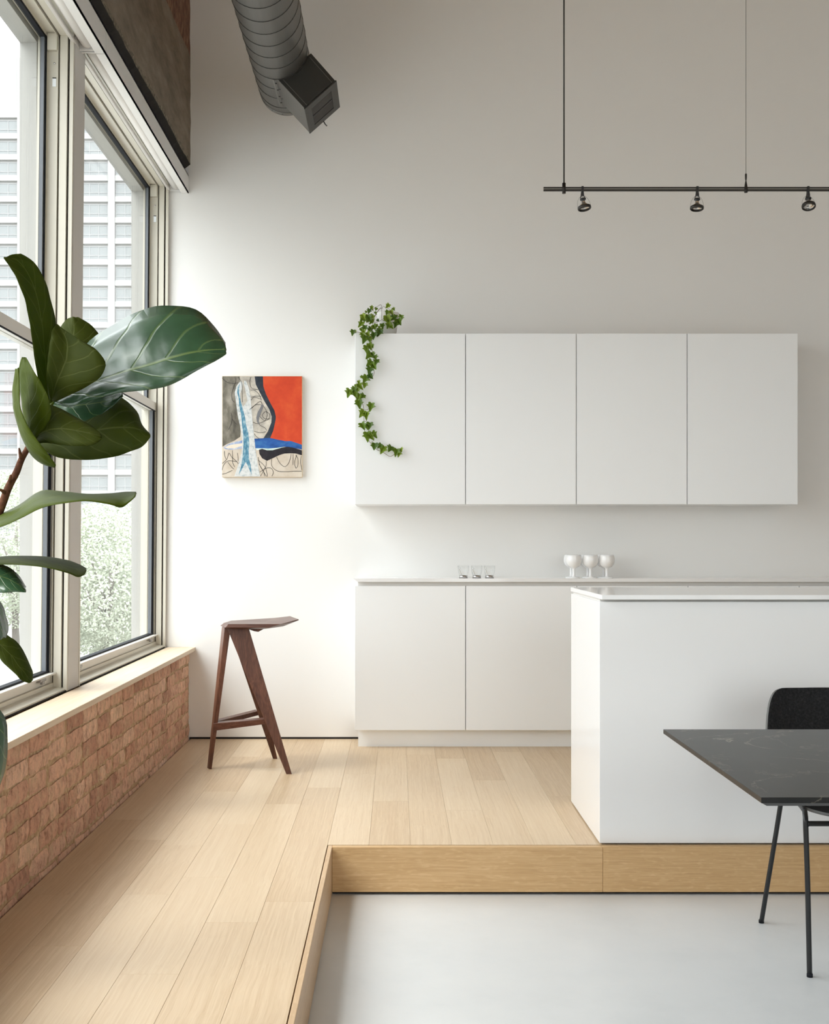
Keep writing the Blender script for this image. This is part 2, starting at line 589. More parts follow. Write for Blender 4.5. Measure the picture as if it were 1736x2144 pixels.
def leaf_mat(name, base, deep, vein, gloss=0.35, trans=(0.20, 0.32, 0.03), tfac=0.25, spec=0.5):
    """leaf with midrib and side veins drawn from the UVs: u across, v along"""
    m, nt, b = new_mat(name)
    L = nt.links.new
    uv = N(nt, 'ShaderNodeUVMap')
    sep = N(nt, 'ShaderNodeSeparateXYZ')
    L(uv.outputs[0], sep.inputs[0])
    du = N(nt, 'ShaderNodeMath', operation='SUBTRACT')
    du.inputs[1].default_value = 0.5
    L(sep.outputs['X'], du.inputs[0])
    au = N(nt, 'ShaderNodeMath', operation='ABSOLUTE')
    L(du.outputs[0], au.inputs[0])
    mid = N(nt, 'ShaderNodeMapRange')
    mid.inputs['From Min'].default_value = 0.006
    mid.inputs['From Max'].default_value = 0.02
    mid.inputs['To Min'].default_value = 1.0
    mid.inputs['To Max'].default_value = 0.0
    L(au.outputs[0], mid.inputs['Value'])
    # side veins: v - 0.55*|u| repeated
    k = N(nt, 'ShaderNodeMath', operation='MULTIPLY_ADD')
    k.inputs[1].default_value = -0.55
    L(au.outputs[0], k.inputs[0])
    L(sep.outputs['Y'], k.inputs[2])
    nz = N(nt, 'ShaderNodeTexNoise', Scale=3.0)
    L(uv.outputs[0], nz.inputs['Vector'])
    k2 = N(nt, 'ShaderNodeMath', operation='MULTIPLY_ADD')
    k2.inputs[1].default_value = 0.10
    L(nz.outputs[0], k2.inputs[0])
    L(k.outputs[0], k2.inputs[2])
    side = N(nt, 'ShaderNodeMath', operation='MULTIPLY')
    side.inputs[1].default_value = 5.5
    L(k2.outputs[0], side.inputs[0])
    fr = N(nt, 'ShaderNodeMath', operation='FRACT')
    L(side.outputs[0], fr.inputs[0])
    fs = N(nt, 'ShaderNodeMath', operation='SUBTRACT')
    fs.inputs[1].default_value = 0.5
    L(fr.outputs[0], fs.inputs[0])
    fa = N(nt, 'ShaderNodeMath', operation='ABSOLUTE')
    L(fs.outputs[0], fa.inputs[0])
    sv = N(nt, 'ShaderNodeMapRange')
    sv.inputs['From Min'].default_value = 0.02
    sv.inputs['From Max'].default_value = 0.06
    sv.inputs['To Min'].default_value = 0.55
    sv.inputs['To Max'].default_value = 0.0
    L(fa.outputs[0], sv.inputs['Value'])
    mxv = N(nt, 'ShaderNodeMath', operation='MAXIMUM')
    L(mid.outputs[0], mxv.inputs[0])
    L(sv.outputs[0], mxv.inputs[1])
    g = N(nt, 'ShaderNodeNewGeometry')
    n = N(nt, 'ShaderNodeTexNoise', Scale=14.0, Detail=4.0)
    L(g.outputs['Position'], n.inputs['Vector'])
    r = ramp(nt, [(0.3, deep), (0.7, base)])
    L(n.outputs[0], r.inputs[0])
    mx = N(nt, 'ShaderNodeMix', data_type='RGBA')
    L(mxv.outputs[0], mx.inputs[0])
    L(r.outputs[0], mx.inputs[6])
    mx.inputs[7].default_value = (*vein, 1)
    L(mx.outputs[2], b.inputs['Base Color'])
    b.inputs['Roughness'].default_value = gloss
    b.inputs['Specular IOR Level'].default_value = spec
    hh = N(nt, 'ShaderNodeMath', operation='SUBTRACT')
    L(n.outputs[0], hh.inputs[0])
    L(mxv.outputs[0], hh.inputs[1])
    bp = N(nt, 'ShaderNodeBump', Strength=0.35, Distance=0.003)
    L(hh.outputs[0], bp.inputs['Height'])
    L(bp.outputs[0], b.inputs['Normal'])
    tl = N(nt, 'ShaderNodeBsdfTranslucent')
    tl.inputs['Color'].default_value = (*trans, 1)
    ms = N(nt, 'ShaderNodeMixShader')
    ms.inputs['Fac'].default_value = tfac
    out = nt.nodes['Material Output']
    L(b.outputs[0], ms.inputs[1])
    L(tl.outputs[0], ms.inputs[2])
    L(ms.outputs[0], out.inputs[0])
    return m


M['fig_top'] = leaf_mat('fig_leaf_top', (0.042, 0.098, 0.045), (0.022, 0.058, 0.026), (0.13, 0.19, 0.06), gloss=0.27, tfac=0.10, spec=0.6)
M['fig_under'] = leaf_mat('fig_leaf_underside', (0.062, 0.076, 0.010), (0.036, 0.050, 0.006), (0.12, 0.14, 0.035), gloss=0.6, trans=(0.13, 0.19, 0.003), tfac=0.33, spec=0.12)
M['fig_young'] = leaf_mat('fig_leaf_young', (0.082, 0.110, 0.007), (0.055, 0.080, 0.006), (0.11, 0.14, 0.03), gloss=0.55, trans=(0.18, 0.25, 0.008), tfac=0.30, spec=0.15)
M['fig_bark'] = mottled('fig_bark', [(0.3, (0.05, 0.02, 0.012)), (0.55, (0.13, 0.055, 0.03)), (0.75, (0.24, 0.11, 0.055))], 60, bump=0.7)


def ivy_mat():
    m, nt, b = new_mat('ivy_leaf')
    oi = N(nt, 'ShaderNodeObjectInfo')
    r = ramp(nt, [(0.0, (0.03, 0.075, 0.012)), (0.4, (0.10, 0.17, 0.012)), (0.8, (0.17, 0.25, 0.016)), (1.0, (0.26, 0.34, 0.04))])
    nt.links.new(oi.outputs['Random'], r.inputs[0])
    nt.links.new(r.outputs[0], b.inputs['Base Color'])
    b.inputs['Roughness'].default_value = 0.4
    tl = N(nt, 'ShaderNodeBsdfTranslucent')
    tl.inputs['Color'].default_value = (0.25, 0.40, 0.04, 1)
    ms = N(nt, 'ShaderNodeMixShader')
    ms.inputs['Fac'].default_value = 0.2
    nt.links.new(b.outputs[0], ms.inputs[1])
    nt.links.new(tl.outputs[0], ms.inputs[2])
    nt.links.new(ms.outputs[0], nt.nodes['Material Output'].inputs[0])
    return m


M['ivy'] = ivy_mat()
M['tree_leaf'] = mottled('street_foliage', [(0.3, (0.38, 0.41, 0.32)), (0.7, (0.48, 0.51, 0.41))], 2.0, bump=0)
M['tree_bark'] = plain('street_bark', (0.2, 0.18, 0.16), 0.9)

# ================================================================ THE SETTING
D = 6.6              # back wall
ROOM_X1, ROOM_Y0, ROOM_Z1 = 6.5, -3.6, 4.35

w = MB().box(-1.5, ROOM_X1 + 0.2, D + 0.012, D + 0.25, LOW, 0.012)          # recessed foot of the wall
w.box(-1.5, ROOM_X1 + 0.2, D, D + 0.25, 0.011, ROOM_Z1)
struct(w.build('wall_back', M['wall']), 'white painted back wall')
struct(MB().box(-1.176, -0.2, D - 0.0005, D + 0.011, -0.002, 0.010).build('baseboard_back', M['gap']), 'thin dark shadow gap along the foot of the white wall')  # strip flush with the wall, the shade of the recess is its colour
struct(MB().box(ROOM_X1, ROOM_X1 + 0.2, ROOM_Y0, D, LOW, ROOM_Z1).build('wall_right', M['wall']))
wf = MB().box(-1.5, FW[0], ROOM_Y0 - 0.2, ROOM_Y0, LOW, ROOM_Z1)
wf.box(FW[1], ROOM_X1 + 0.2, ROOM_Y0 - 0.2, ROOM_Y0, LOW, ROOM_Z1)
wf.box(FW[0], FW[1], ROOM_Y0 - 0.2, ROOM_Y0, LOW, FW[2])
wf.box(FW[0], FW[1], ROOM_Y0 - 0.2, ROOM_Y0, FW[3], ROOM_Z1)
struct(wf.build('wall_front', M['wall']))
w6 = struct(empty('window_6', ((FW[0] + FW[1]) / 2, ROOM_Y0 - 0.1, FW[2])))  # unseen window, added to send fill light onto island and cabinets
for i in range(4):
    xa = FW[0] + (FW[1] - FW[0]) * i / 4
    xb = FW[0] + (FW[1] - FW[0]) * (i + 1) / 4
    ff = MB()
    for a, b_, c, d in ((xa, xa + 0.04, FW[2], FW[3]), (xb - 0.04, xb, FW[2], FW[3]), (xa + 0.04, xb - 0.04, FW[2], FW[2] + 0.05), (xa + 0.04, xb - 0.04, FW[3] - 0.05, FW[3]), (xa + 0.04, xb - 0.04, 1.88, 1.93)):
        ff.box(a, b_, ROOM_Y0 - 0.14, ROOM_Y0 - 0.06, c, d)
    fo = ff.build('window_frame', M['alu'], w6)
    MB().box(xa + 0.04, xb - 0.04, ROOM_Y0 - 0.103, ROOM_Y0 - 0.097, FW[2] + 0.05, FW[3] - 0.05).build('glass_pane', M['pane'], fo)
struct(MB().box(-1.5, ROOM_X1 + 0.2, ROOM_Y0 - 0.2, D + 0.25, ROOM_Z1, ROOM_Z1 + 0.2).build('ceiling', M['ceiling']))

# sunken floor
struct(MB().box(-0.30, ROOM_X1, ROOM_Y0, 4.30, LOW - 0.1, LOW).build('floor_sunken', M['concrete_floor']), 'pale grey polished concrete of the sunken floor')

# platform with oak planks
fl = MB().box(-1.176, -0.2585, ROOM_Y0, D + 0.01, LOW, -0.016)
fl.box(-0.2585, ROOM_X1, 4.274, D + 0.01, LOW, -0.016)
floor = struct(fl.build('floor', M['gap']), 'pale oak plank floor of the raised platform')
rng = random.Random(5)
PW = 0.1525
JOINTS = {-7: [2.2, 3.5, 4.9, 5.9], -6: [2.45, 3.67, 4.667, 5.6], -5: [1.9, 3.2, 4.35, 5.62], -4: [2.4, 3.67, 4.27, 5.20, 6.05],
          -3: [2.99, 3.86, 4.59, 5.75], -2: [1.7, 3.4, 4.95, 6.2], -1: [2.4, 3.6, 5.28, 6.3],
          0: [5.6], 1: [5.0], 2: [6.1], 3: [4.83, 6.0], 4: [5.45], 5: [6.2], 6: [5.1]}
for k in range(-7, 21):
    xa = -0.255 + PW * k
    xb = xa + PW
    if k == -7:
        xa = -1.166
    ystart = ROOM_Y0 if k < 0 else 4.2775
    js = JOINTS.get(k, [4.9 + 1.3 * rng.random()])
    cuts = [ystart]
    if k < 0:
        y = ystart + rng.uniform(0.4, 1.2)
        while y < js[0] - 0.6:
            cuts.append(y)
            y += rng.uniform(0.9, 1.4)
    cuts += js + [D + 0.008]
    if xa > 2.95:
        continue
    for a, c in zip(cuts[:-1], cuts[1:]):
        g = 0.0003
        dz = rng.uniform(-0.0002, 0.0)
        MB().box(xa + g, xb - g, a + g, c - g, -0.016, dz, bevel=0.0004, seg=1).build('plank', M['oak'], floor)

# riser boards that edge the platform
ri = struct(empty('trim_1', (0, 4.257, LOW)), 'honey oak riser board edging the raised platform')
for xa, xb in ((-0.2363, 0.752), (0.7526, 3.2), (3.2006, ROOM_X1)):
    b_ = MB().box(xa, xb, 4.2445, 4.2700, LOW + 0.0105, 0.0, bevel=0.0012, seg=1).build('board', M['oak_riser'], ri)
MB().box(-0.236, ROOM_X1, 4.262, 4.2735, LOW, LOW + 0.012).build('shadow_gap', M['gap'], ri)  # near-black strip colours in the shade under the riser boards
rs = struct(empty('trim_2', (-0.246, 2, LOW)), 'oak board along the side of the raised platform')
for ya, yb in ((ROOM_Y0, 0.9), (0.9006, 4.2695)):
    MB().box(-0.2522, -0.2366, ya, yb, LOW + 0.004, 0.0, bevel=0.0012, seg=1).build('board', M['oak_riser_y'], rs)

# ---- brick wall under the windows
BX = -1.182         # mortar plane
wl = MB().box(-1.46, BX, ROOM_Y0, D, LOW, 0.499)
wall_left = struct(wl.build('wall_left', M['mortar']), 'old red brick parapet wall under the window sill')
rng = random.Random(11)
brick_meshes = {}


def brick_mesh(L_, key):
    """block with a chipped, uneven face towards +X"""
    h, dep = 0.0555, 0.05
    bm = bmesh.new()
    nu, nv = 5, 2
    r = random.Random(key)
    front = {}
    for i in range(nu + 1):
        for j in range(nv + 1):
            y = -L_ / 2 + L_ * i / nu
            z = -h / 2 + h * j / nv
            edge = i in (0, nu) or j in (0, nv)
            corner = i in (0, nu) and j in (0, nv)
            x = r.uniform(-0.0025, 0.0025) - (0.002 if edge else 0) - (0.002 if corner else 0)
            if edge:
                y += r.uniform(-0.005, 0.005) * (1 if i in (0, nu) else 0.4) - (0.003 if corner and i == nu else 0) + (0.003 if corner and i == 0 else 0)
                z += r.uniform(-0.0045, 0.0035)
            front[i, j] = bm.verts.new((x, y, z))
    back = [bm.verts.new((-dep, sy * L_ / 2, sz * h / 2)) for sy, sz in ((-1, -1), (1, -1), (1, 1), (-1, 1))]
    for i in range(nu):
        for j in range(nv):
            bm.faces.new((front[i, j], front[i + 1, j], front[i + 1, j + 1], front[i, j + 1]))
    bm.faces.new([front[i, 0] for i in range(nu, -1, -1)] + [back[0], back[1]])
    bm.faces.new([front[i, nv] for i in range(nu + 1)] + [back[2], back[3]])
    bm.faces.new([front[0, j] for j in range(nv + 1)] + [back[3], back[0]])
    bm.faces.new([front[nu, j] for j in range(nv, -1, -1)] + [back[1], back[2]])
    bmesh.ops.recalc_face_normals(bm, faces=bm.faces[:])
    me = bpy.data.meshes.new('brick')
    bm.to_mesh(me)
    bm.free()
    me.materials.append(M['brick'])
    return me


STR = [brick_mesh(0.200, i) for i in range(7)]
HEA = [brick_mesh(0.098, 100 + i) for i in range(4)]
course = 0
z = 0.499 - 0.037
while z > -0.05:
    y = D - 0.012 - (0.0 if course % 2 else 0.105)
    if course % 2 == 0:
        pass
    header = course == 4
    first = True
    while y > 2.2:
        if first and course % 2 == 0:
            me, Lb = rng.choice(HEA), 0.098
            y = D - 0.006
        elif header or rng.random() < 0.04:
            me, Lb = rng.choice(HEA), 0.098
        else:
            me, Lb = rng.choice(STR), 0.200
        first = False
        o = link('brick', me, None, wall_left)
        o.location = (BX + 0.0058 + rng.uniform(-0.0022, 0.003), y - Lb / 2, z + rng.uniform(-0.004, 0.004))
        o.rotation_euler = (rng.uniform(-0.02, 0.02), rng.uniform(-0.02, 0.02), rng.uniform(-0.012, 0.012))
        y -= Lb + 0.0125
    z -= 0.0675
    course += 1

struct(MB().box(-1.302, -1.1436, ROOM_Y0, D, 0.499, 0.521, bevel=0.0012, seg=1).build('trim_3', M['oak_sill']), 'pale oak window sill board above the brick parapet')

# ---- concrete beam above the windows
bm = bmesh.new()
ny, nz_ = 90, 22
gv = {}
for i in range(ny + 1):
    for j in range(nz_ + 1):
        y = 2.2 + (D - 2.2) * i / ny
        z = (3.236, 3.258)[j] if j < 2 else 3.284 + (ROOM_Z1 - 3.284) * (j - 2) / (nz_ - 2)
        n0 = noise.noise(Vector((0.3, y * 5, z * 9))) * 0.005 + noise.noise(Vector((4, y * 23, z * 23))) * 0.002
        x = -1.172 + n0
        if j == 0:
            x -= 0.03
        zz = z + (noise.noise(Vector((9, y * 16, 0))) * 0.008 if j <= 2 else 0)
        gv[i, j] = bm.verts.new((x, y, zz))
for i in range(ny):
    for j in range(nz_):
        f = bm.faces.new((gv[i, j], gv[i + 1, j], gv[i + 1, j + 1], gv[i, j + 1]))
        f.material_index = (3, 1)[j] if j <= 1 else 0
        f.smooth = j > 1
        ym, zm = gv[i, j].co.y, gv[i, j].co.z
        if zm > 3.84 + 0.10 * noise.noise(Vector((2, ym * 7, zm * 7))) and ym > 5.75:
            f.material_index = 2
vb = [bm.verts.new(p) for p in ((-1.46, 2.2, 3.236), (-1.46, D, 3.236))]
bm.faces.new([gv[i, 0] for i in range(ny, -1, -1)] + [vb[0], vb[1]]).material_index = 3  # underside and lowest row coloured near-black, shade of the gap painted in
bmesh.ops.recalc_face_normals(bm, faces=bm.faces[:])
me = bpy.data.meshes.new('concrete_beam')
bm.to_mesh(me)
bm.free()
for k in ('concrete_beam', 'beam_lip', 'beam_red', 'gap'):
    me.materials.append(M[k])
beam = struct(link('wall_left_beam', me, None), 'rough brown concrete beam above the windows')
bm2 = MB().box(-1.46, -1.172, ROOM_Y0, 2.2, 3.236, ROOM_Z1)
bm2.box(-1.46, -1.22, 2.2, D, 3.25, ROOM_Z1)
bm2.build('beam_core', M['concrete_beam'], beam)
# outside face of the wall: piers, head and sill of pale stone
po = MB()
po.box(-1.50, -1.43, D - 0.03, D + 0.25, -0.2, 3.30)
prev = None
for y0, y1 in BAYS[1:]:
    po.box(-1.50, -1.432, y1 - 0.015, y1 + 0.165, 0.3, 3.30)
po.box(-1.50, -1.432, ROOM_Y0, BAYS[-1][0] + 0.015, 0.3, 3.30)
po.box(-1.50, -1.43, ROOM_Y0, D + 0.25, 3.10, 4.6)
po.box(-1.52, -1.43, ROOM_Y0, D + 0.25, -3.3, 0.535)
struct(po.build('wall_outside', M['stone_out']), 'pale stone piers outside the windows')
cl = MB()
cl.box(-1.44, -1.30, ROOM_Y0, BAYS[-1][0], 0.50, 3.24)
struct(cl.build('wall_left_end', M['wall']))


# ---- windows: a leaning old frame, so each bay hangs on a slightly tilted root
def part(mb, name, mat, parent):
    return mb.build(name, M[mat], parent)


def window(n, y0, y1, lean):
    root = struct(empty('window_%d' % n, (-1.36, (y0 + y1) / 2, 1.75)),
                  ['', 'far window beside the white wall', 'near window behind the fig leaves'][n] if n < 3 else None)
    ZB, ZT = 0.521, 3.132
    # far jamb (the one the room sees), stepped in plan
    for far in (True, False):
        s = -1 if far else 1
        e = y1 if far else y0

        def yy(dist):
            return tuple(sorted((e, e + s * dist)))
        j = MB()
        j.box(-1.315, -1.300, *yy(0.014), ZB, ZT + 0.02)
        j.box(-1.322, -1.315, *yy(0.004), ZB, ZT + 0.02)
        j.box(-1.352, -1.3225, *yy(0.020), ZB, ZT)
        j.box(-1.358, -1.352, *yy(0.003), ZB, ZT)
        j.box(-1.3605, -1.3580, *yy(0.026), ZB, ZT)
        j.box(-1.402, -1.3605, *yy(0.012), ZB, ZT)
        j.box(-1.440, -1.402, *yy(0.022), ZB, ZT)
        jo = part(j, 'jamb', 'alu', root)
        g = MB()
        g.box(-1.3575, -1.3525, *yy(0.0045), ZB, ZT)
        g.box(-1.3215, -1.3155, *yy(0.0055), ZB, ZT)
        part(g, 'jamb_groove', 'gap', jo)
        part(MB().box(-1.400, -1.3610, *yy(0.034), ZT - 0.068, ZT - 0.002, bevel=0.001), 'stop_block', 'alu', jo)
        if far:
            part(MB().lathe([(0.0, -0.001), (0.0042, -0.001), (0.0042, 0.002), (0.002, 0.003), (0, 0.003)], (-1.376, e - 0.012, 3.018), 12, axis=(0, -1, 0)), 'screw', 'steel', jo)
            part(MB().box(-1.383, -1.3685, e - 0.0145, e - 0.011, 2.925, 2.957), 'catch', 'catch', jo)
            part(MB().box(-1.383, -1.3685, e - 0.0147, e - 0.011, 2.9575, 2.961), 'catch_slot', 'gap', jo)
    # head
    hd = MB()
    hd.box(-1.440, -1.402, y0, y1, ZT - 0.012, ZT + 0.03)
    hd.box(-1.402, -1.3605, y0, y1, ZT, ZT + 0.03)
    hd.box(-1.3605, -1.358, y0, y1, ZT - 0.014, ZT + 0.03)
    hd.box(-1.352, -1.3225, y0, y1, ZT - 0.006, ZT + 0.03)
    hd.box(-1.315, -1.300, y0, y1, ZT + 0.010, ZT + 0.03)
    ho = part(hd, 'head', 'alu', root)
    part(MB().box(-1.358, -1.352, y0, y1, ZT + 0.003, ZT + 0.025).box(-1.3225, -1.315, y0, y1, ZT + 0.006, ZT + 0.02), 'head_groove', 'gap', ho)
    # sill of the frame
    sl = MB()
    sl.prism([(-1.440, y0, ZB), (-1.306, y0, ZB), (-1.306, y0, ZB + 0.010), (-1.330, y0, ZB + 0.017),
              (-1.352, y0, ZB + 0.019), (-1.352, y0, ZB + 0.034), (-1.440, y0, ZB + 0.034)], (0, y1 - y0, 0))
    so = part(sl, 'frame_sill', 'alu', root)
    part(MB().box(-1.3065, -1.3015, y0, y1, ZB - 0.0005, ZB + 0.004), 'sill_gasket', 'gap', so)
    # upper sash: glass set far out
    ya, yb = y0 + 0.022, y1 - 0.022
    ZM = 1.905
    us = part(MB().box(-1.428, -1.404, ya, yb, ZM - 0.045, ZM - 0.010), 'upper_sash', 'alu_rail', root)
    for a, b_ in ((ya, ya + 0.015), (yb - 0.015, yb)):
        part(MB().box(-1.426, -1.4035, a, b_, ZM - 0.01, ZT - 0.012), 'gasket', 'gasket', us)
        part(MB().box(-1.4205, -1.4065, a + (0.016 if a < y0 + 0.1 else -0.012), a + (0.027 if a < y0 + 0.1 else -0.001), ZM, ZT - 0.02), 'spacer', 'spacer', us)
    part(MB().box(-1.426, -1.4035, ya, yb, ZT - 0.024, ZT - 0.013), 'gasket', 'gasket', us)
    part(MB().box(-1.417, -1.412, ya, yb, ZM - 0.01, ZT - 0.012), 'glass_pane', 'pane', us)
    # lower sash, one track further in
    ls = MB()
    ls.box(-1.394, -1.3625, ya - 0.006, yb + 0.006, ZM - 0.048, ZM, bevel=0.0015, seg=1)
    ls.box(-1.396, -1.364, ya - 0.006, ya + 0.006, 0.60, ZM - 0.02)
    ls.box(-1.396, -1.364, yb - 0.006, yb + 0.006, 0.60, ZM - 0.02)
    ls.box(-1.396, -1.362, ya - 0.006, yb + 0.006, 0.556, 0.590)
    ls.box(-1.396, -1.340, ya - 0.006, yb + 0.006, 0.590, 0.5965)
    lo = part(ls, 'lower_sash', 'alu_rail', root)
    part(MB().box(-1.3655, -1.3615, ya, yb, ZM - 0.053, ZM - 0.047), 'gasket', 'gasket', lo)
    for a, b_ in ((ya + 0.006, ya + 0.020), (yb - 0.020, yb - 0.006)):
        part(MB().box(-1.392, -1.3655, a, b_, 0.597, ZM - 0.047), 'gasket', 'gasket', lo)
        part(MB().box(-1.389, -1.372, a + (0.012 if a < y0 + 0.1 else -0.013), a + (0.025 if a < y0 + 0.1 else -0.001), 0.6, ZM - 0.05), 'spacer', 'spacer', lo)
    part(MB().box(-1.392, -1.3655, ya + 0.006, yb - 0.006, 0.597, 0.604), 'gasket', 'gasket', lo)
    part(MB().box(-1.383, -1.378, ya + 0.006, yb - 0.006, 0.597, ZM - 0.047), 'glass_pane', 'pane', lo)
    for t in (0.10, 0.90):
        yc = y0 + (y1 - y0) * t
        part(MB().box(-1.362, -1.343, yc - 0.035, yc + 0.035, 0.577, 0.588, bevel=0.002).box(-1.352, -1.340, yc - 0.02, yc + 0.005, 0.568, 0.580, bevel=0.002), 'sash_clip', 'clip', lo)
    root.rotation_euler = (0, lean, 0)
    return root


LEANS = [0.0075, 0.0110, 0.0110, 0.011, 0.011]
for i, (y0, y1) in enumerate(BAYS):
    window(i + 1, y0, y1, LEANS[i])

# posts between the bays
for i, (y0, y1) in enumerate(BAYS[1:]):
    a, c = y1, y1 + 0.15
    mb = MB()
    mb.box(-1.44, -1.316, a, c, 0.521, 3.24)
    mb.box(-1.318, -1.298, a + 0.004, c, 0.521, 3.24, bevel=0.002)
    o = mb.build('trim_%d' % (4 + i), M['post'])
    o.data.transform(Matrix.Translation((1.36, -a, -1.75)))
    o.location = (-1.36, a, 1.75)
    o.rotation_euler = (0, 0.0112, 0)
    struct(o, 'grey painted post between the near and far windows' if i == 0 else None)

# roller shades above the bays
SH = ['roller shade box over the far window, ending at the white wall', 'roller shade box over the near window, running out at the top left']
for i in range(2):
    ya = BAYS[i][0] - 0.068
    yb = BAYS[i][1] + 0.078 if i else D - 0.004
    root = empty('roller_shade', (-1.24, (ya + yb) / 2, 3.09))
    fs_ = MB().box(-1.186, -1.180, ya + 0.001, yb - 0.001, 3.095, 3.194)
    fs_.box(-1.222, -1.180, ya + 0.001, yb - 0.001, 3.095, 3.101)
    fs_.box(-1.31, -1.180, ya + 0.001, yb - 0.001, 3.188, 3.194)
    part(fs_, 'fascia', 'shade', root)
    part(MB().tube([(-1.248, ya + 0.03, 3.140), (-1.248, yb - 0.02, 3.140)], 0.031, 20), 'shade_roll', 'shade_fab', root)
    part(MB().box(-1.296, -1.281, ya + 0.03, yb - 0.03, 3.103, 3.117, bevel=0.003), 'hem_bar', 'post', root)
    part(MB().box(-1.29, -1.20, ya + 0.006, ya + 0.014, 3.104, 3.186), 'end_bracket', 'shade', root)
    part(MB().box(-1.29, -1.20, yb - 0.014, yb - 0.006, 3.104, 3.186), 'end_bracket', 'shade', root)
    tag(root, SH[i], 'shade', 'roller shades above the windows')

# ================================================================ KITCHEN
UY, MODW = 6.288, 0.599
UX0, UZ0, UZ1 = -0.2270, 1.3205, 2.2440
UL = ['leftmost white wall cabinet, with the trailing ivy in front', 'second white wall cabinet from the ivy, flat handleless door',
      'third white wall cabinet from the ivy, above the white goblets', 'rightmost white wall cabinet, at the shadowed end of the row']
for i in range(4):
    xa = UX0 + i * MODW
    r = empty('wall_cabinet', (xa + MODW / 2, 6.44, UZ0))
    MB().box(xa + 0.0004, xa + MODW - 0.0004, UY + 0.021, D - 0.0005, UZ0, UZ1).build('body', M['cab'], r)
    MB().box(xa + 0.0018, xa + MODW - 0.0018, UY, UY + 0.0195, UZ0, UZ1, bevel=0.0012).build('door', M['cab'], r)
    MB().box(xa + 0.01, xa + MODW - 0.01, UY + 0.0195, UY + 0.0208, UZ0 + 0.01, UZ1 - 0.01).build('door_gasket', M['gap'], r)
    tag(r, UL[i], 'cabinet', 'white wall cabinets in a row')

BY = 6.298
BL = ['leftmost white base cabinet with a flat handleless door', 'second white base cabinet from the left, partly hidden by the island',
      'white base cabinet under the goblets, just its top edge showing above the island', 'white base cabinet second from the right, just its top edge above the island', 'rightmost white base cabinet, just its top edge above the island']
for i in range(5):
    xa = -0.2290 + i * 0.602
    r = empty('base_cabinet', (xa + 0.3, 6.44, 0.097))
    MB().box(xa + (0.016 if i == 0 else 0.0004), xa + 0.602 - 0.0004, BY + 0.021, D - 0.0005, 0.0975, 0.8995).build('body', M['cab'], r)
    MB().box(xa + 0.0018, xa + 0.602 - 0.0018, BY, BY + 0.0195, 0.0975, 0.8790, bevel=0.0012).build('door', M['cab'], r)
    MB().box(xa + 0.01, xa + 0.59, BY + 0.0195, BY + 0.0208, 0.11, 0.87).build('door_gasket', M['gap'], r)
    MB().box(xa + (0.018 if i == 0 else 0.0), xa + 0.602, BY + 0.017, BY + 0.0208, 0.8795, 0.8995).build('grip_recess', M['recess'], r)
    tag(r, BL[i], 'cabinet', 'white base cabinets under the long worktop')
tag(MB().box(-0.211, 2.78, 6.352, 6.370, 0.0, 0.0972).build('plinth', M['cab']), 'white recessed plinth board under the base cabinets', 'plinth')
wt = MB()
wt.prism([(-0.2355, 6.287, 0.9205), (2.80, 6.287, 0.9205), (2.80, 6.287, 0.9005), (-0.214, 6.287, 0.9005)], (0, D - 6.2875, 0), bevel=0.0006)
tag(wt.build('worktop', M['quartz']), 'long thin white worktop along the back wall, carrying cups and goblets', 'worktop')

# island
IX0, IX1 = 0.746, 3.10
r = empty('kitchen_island', (1.9, 4.62, 0))
MB().box(IX0, IX1, 4.2765, 4.978, 0.006, 0.8935, bevel=0.001).build('body', M['island'], r)
MB().box(IX0 + 0.012, IX1 - 0.012, 4.298, 4.966, 0.0, 0.007).build('base_recess', M['gap'], r)  # near-black base paints the shadow line under the island
MB().box(IX0 + 0.006, IX1 - 0.02, 4.300, 4.960, 0.8930, 0.9035).build('neck', M['recess'], r)
tag(r, 'large glossy white kitchen island standing at the edge of the platform', 'island')
it = MB()
it.box(IX0, IX1, 4.2325, 4.990, 0.9035, 0.9205, bevel=0.0008)
tag(it.build('island_worktop', M['quartz']), 'glossy white slab on top of the island, reflecting the goblets', 'worktop')

# ---- goblets
prof = [(0.0, 0.0), (0.034, 0.0), (0.0345, 0.002), (0.030, 0.0042), (0.014, 0.0065), (0.0085, 0.011), (0.0075, 0.03), (0.0078, 0.048),
        (0.012, 0.055), (0.026, 0.061), (0.037, 0.072), (0.0425, 0.088), (0.0428, 0.100), (0.0405, 0.115), (0.0372, 0.1265), (0.0355, 0.1268),
        (0.0385, 0.114), (0.040, 0.100), (0.0395, 0.088), (0.034, 0.074), (0.024, 0.065), (0.0, 0.061)]
gm = MB().lathe(prof, seg=36)
bmesh.ops.recalc_face_normals(gm.bm, faces=gm.bm.faces[:])
gme = bpy.data.meshes.new('goblet')
gm.bm.to_mesh(gme)
gm.bm.free()
gme.materials.append(M['porcelain'])
names = ['left', 'middle', 'right']
for i, xx in enumerate((0.9640, 1.0550, 1.1440)):
    for row, yy_ in ((0, 6.335), (1, 6.432)):
        o = link('goblet', gme, None)
        o.location = (xx + (0.001 if row else 0), yy_, 0.9206)
        o.rotation_euler = (0, 0, i + row)
        tag(o, '%s opaque white goblet of the %s row on the long worktop' % (names[i], 'front' if row == 0 else 'back'), 'goblet', 'white goblets on the worktop')

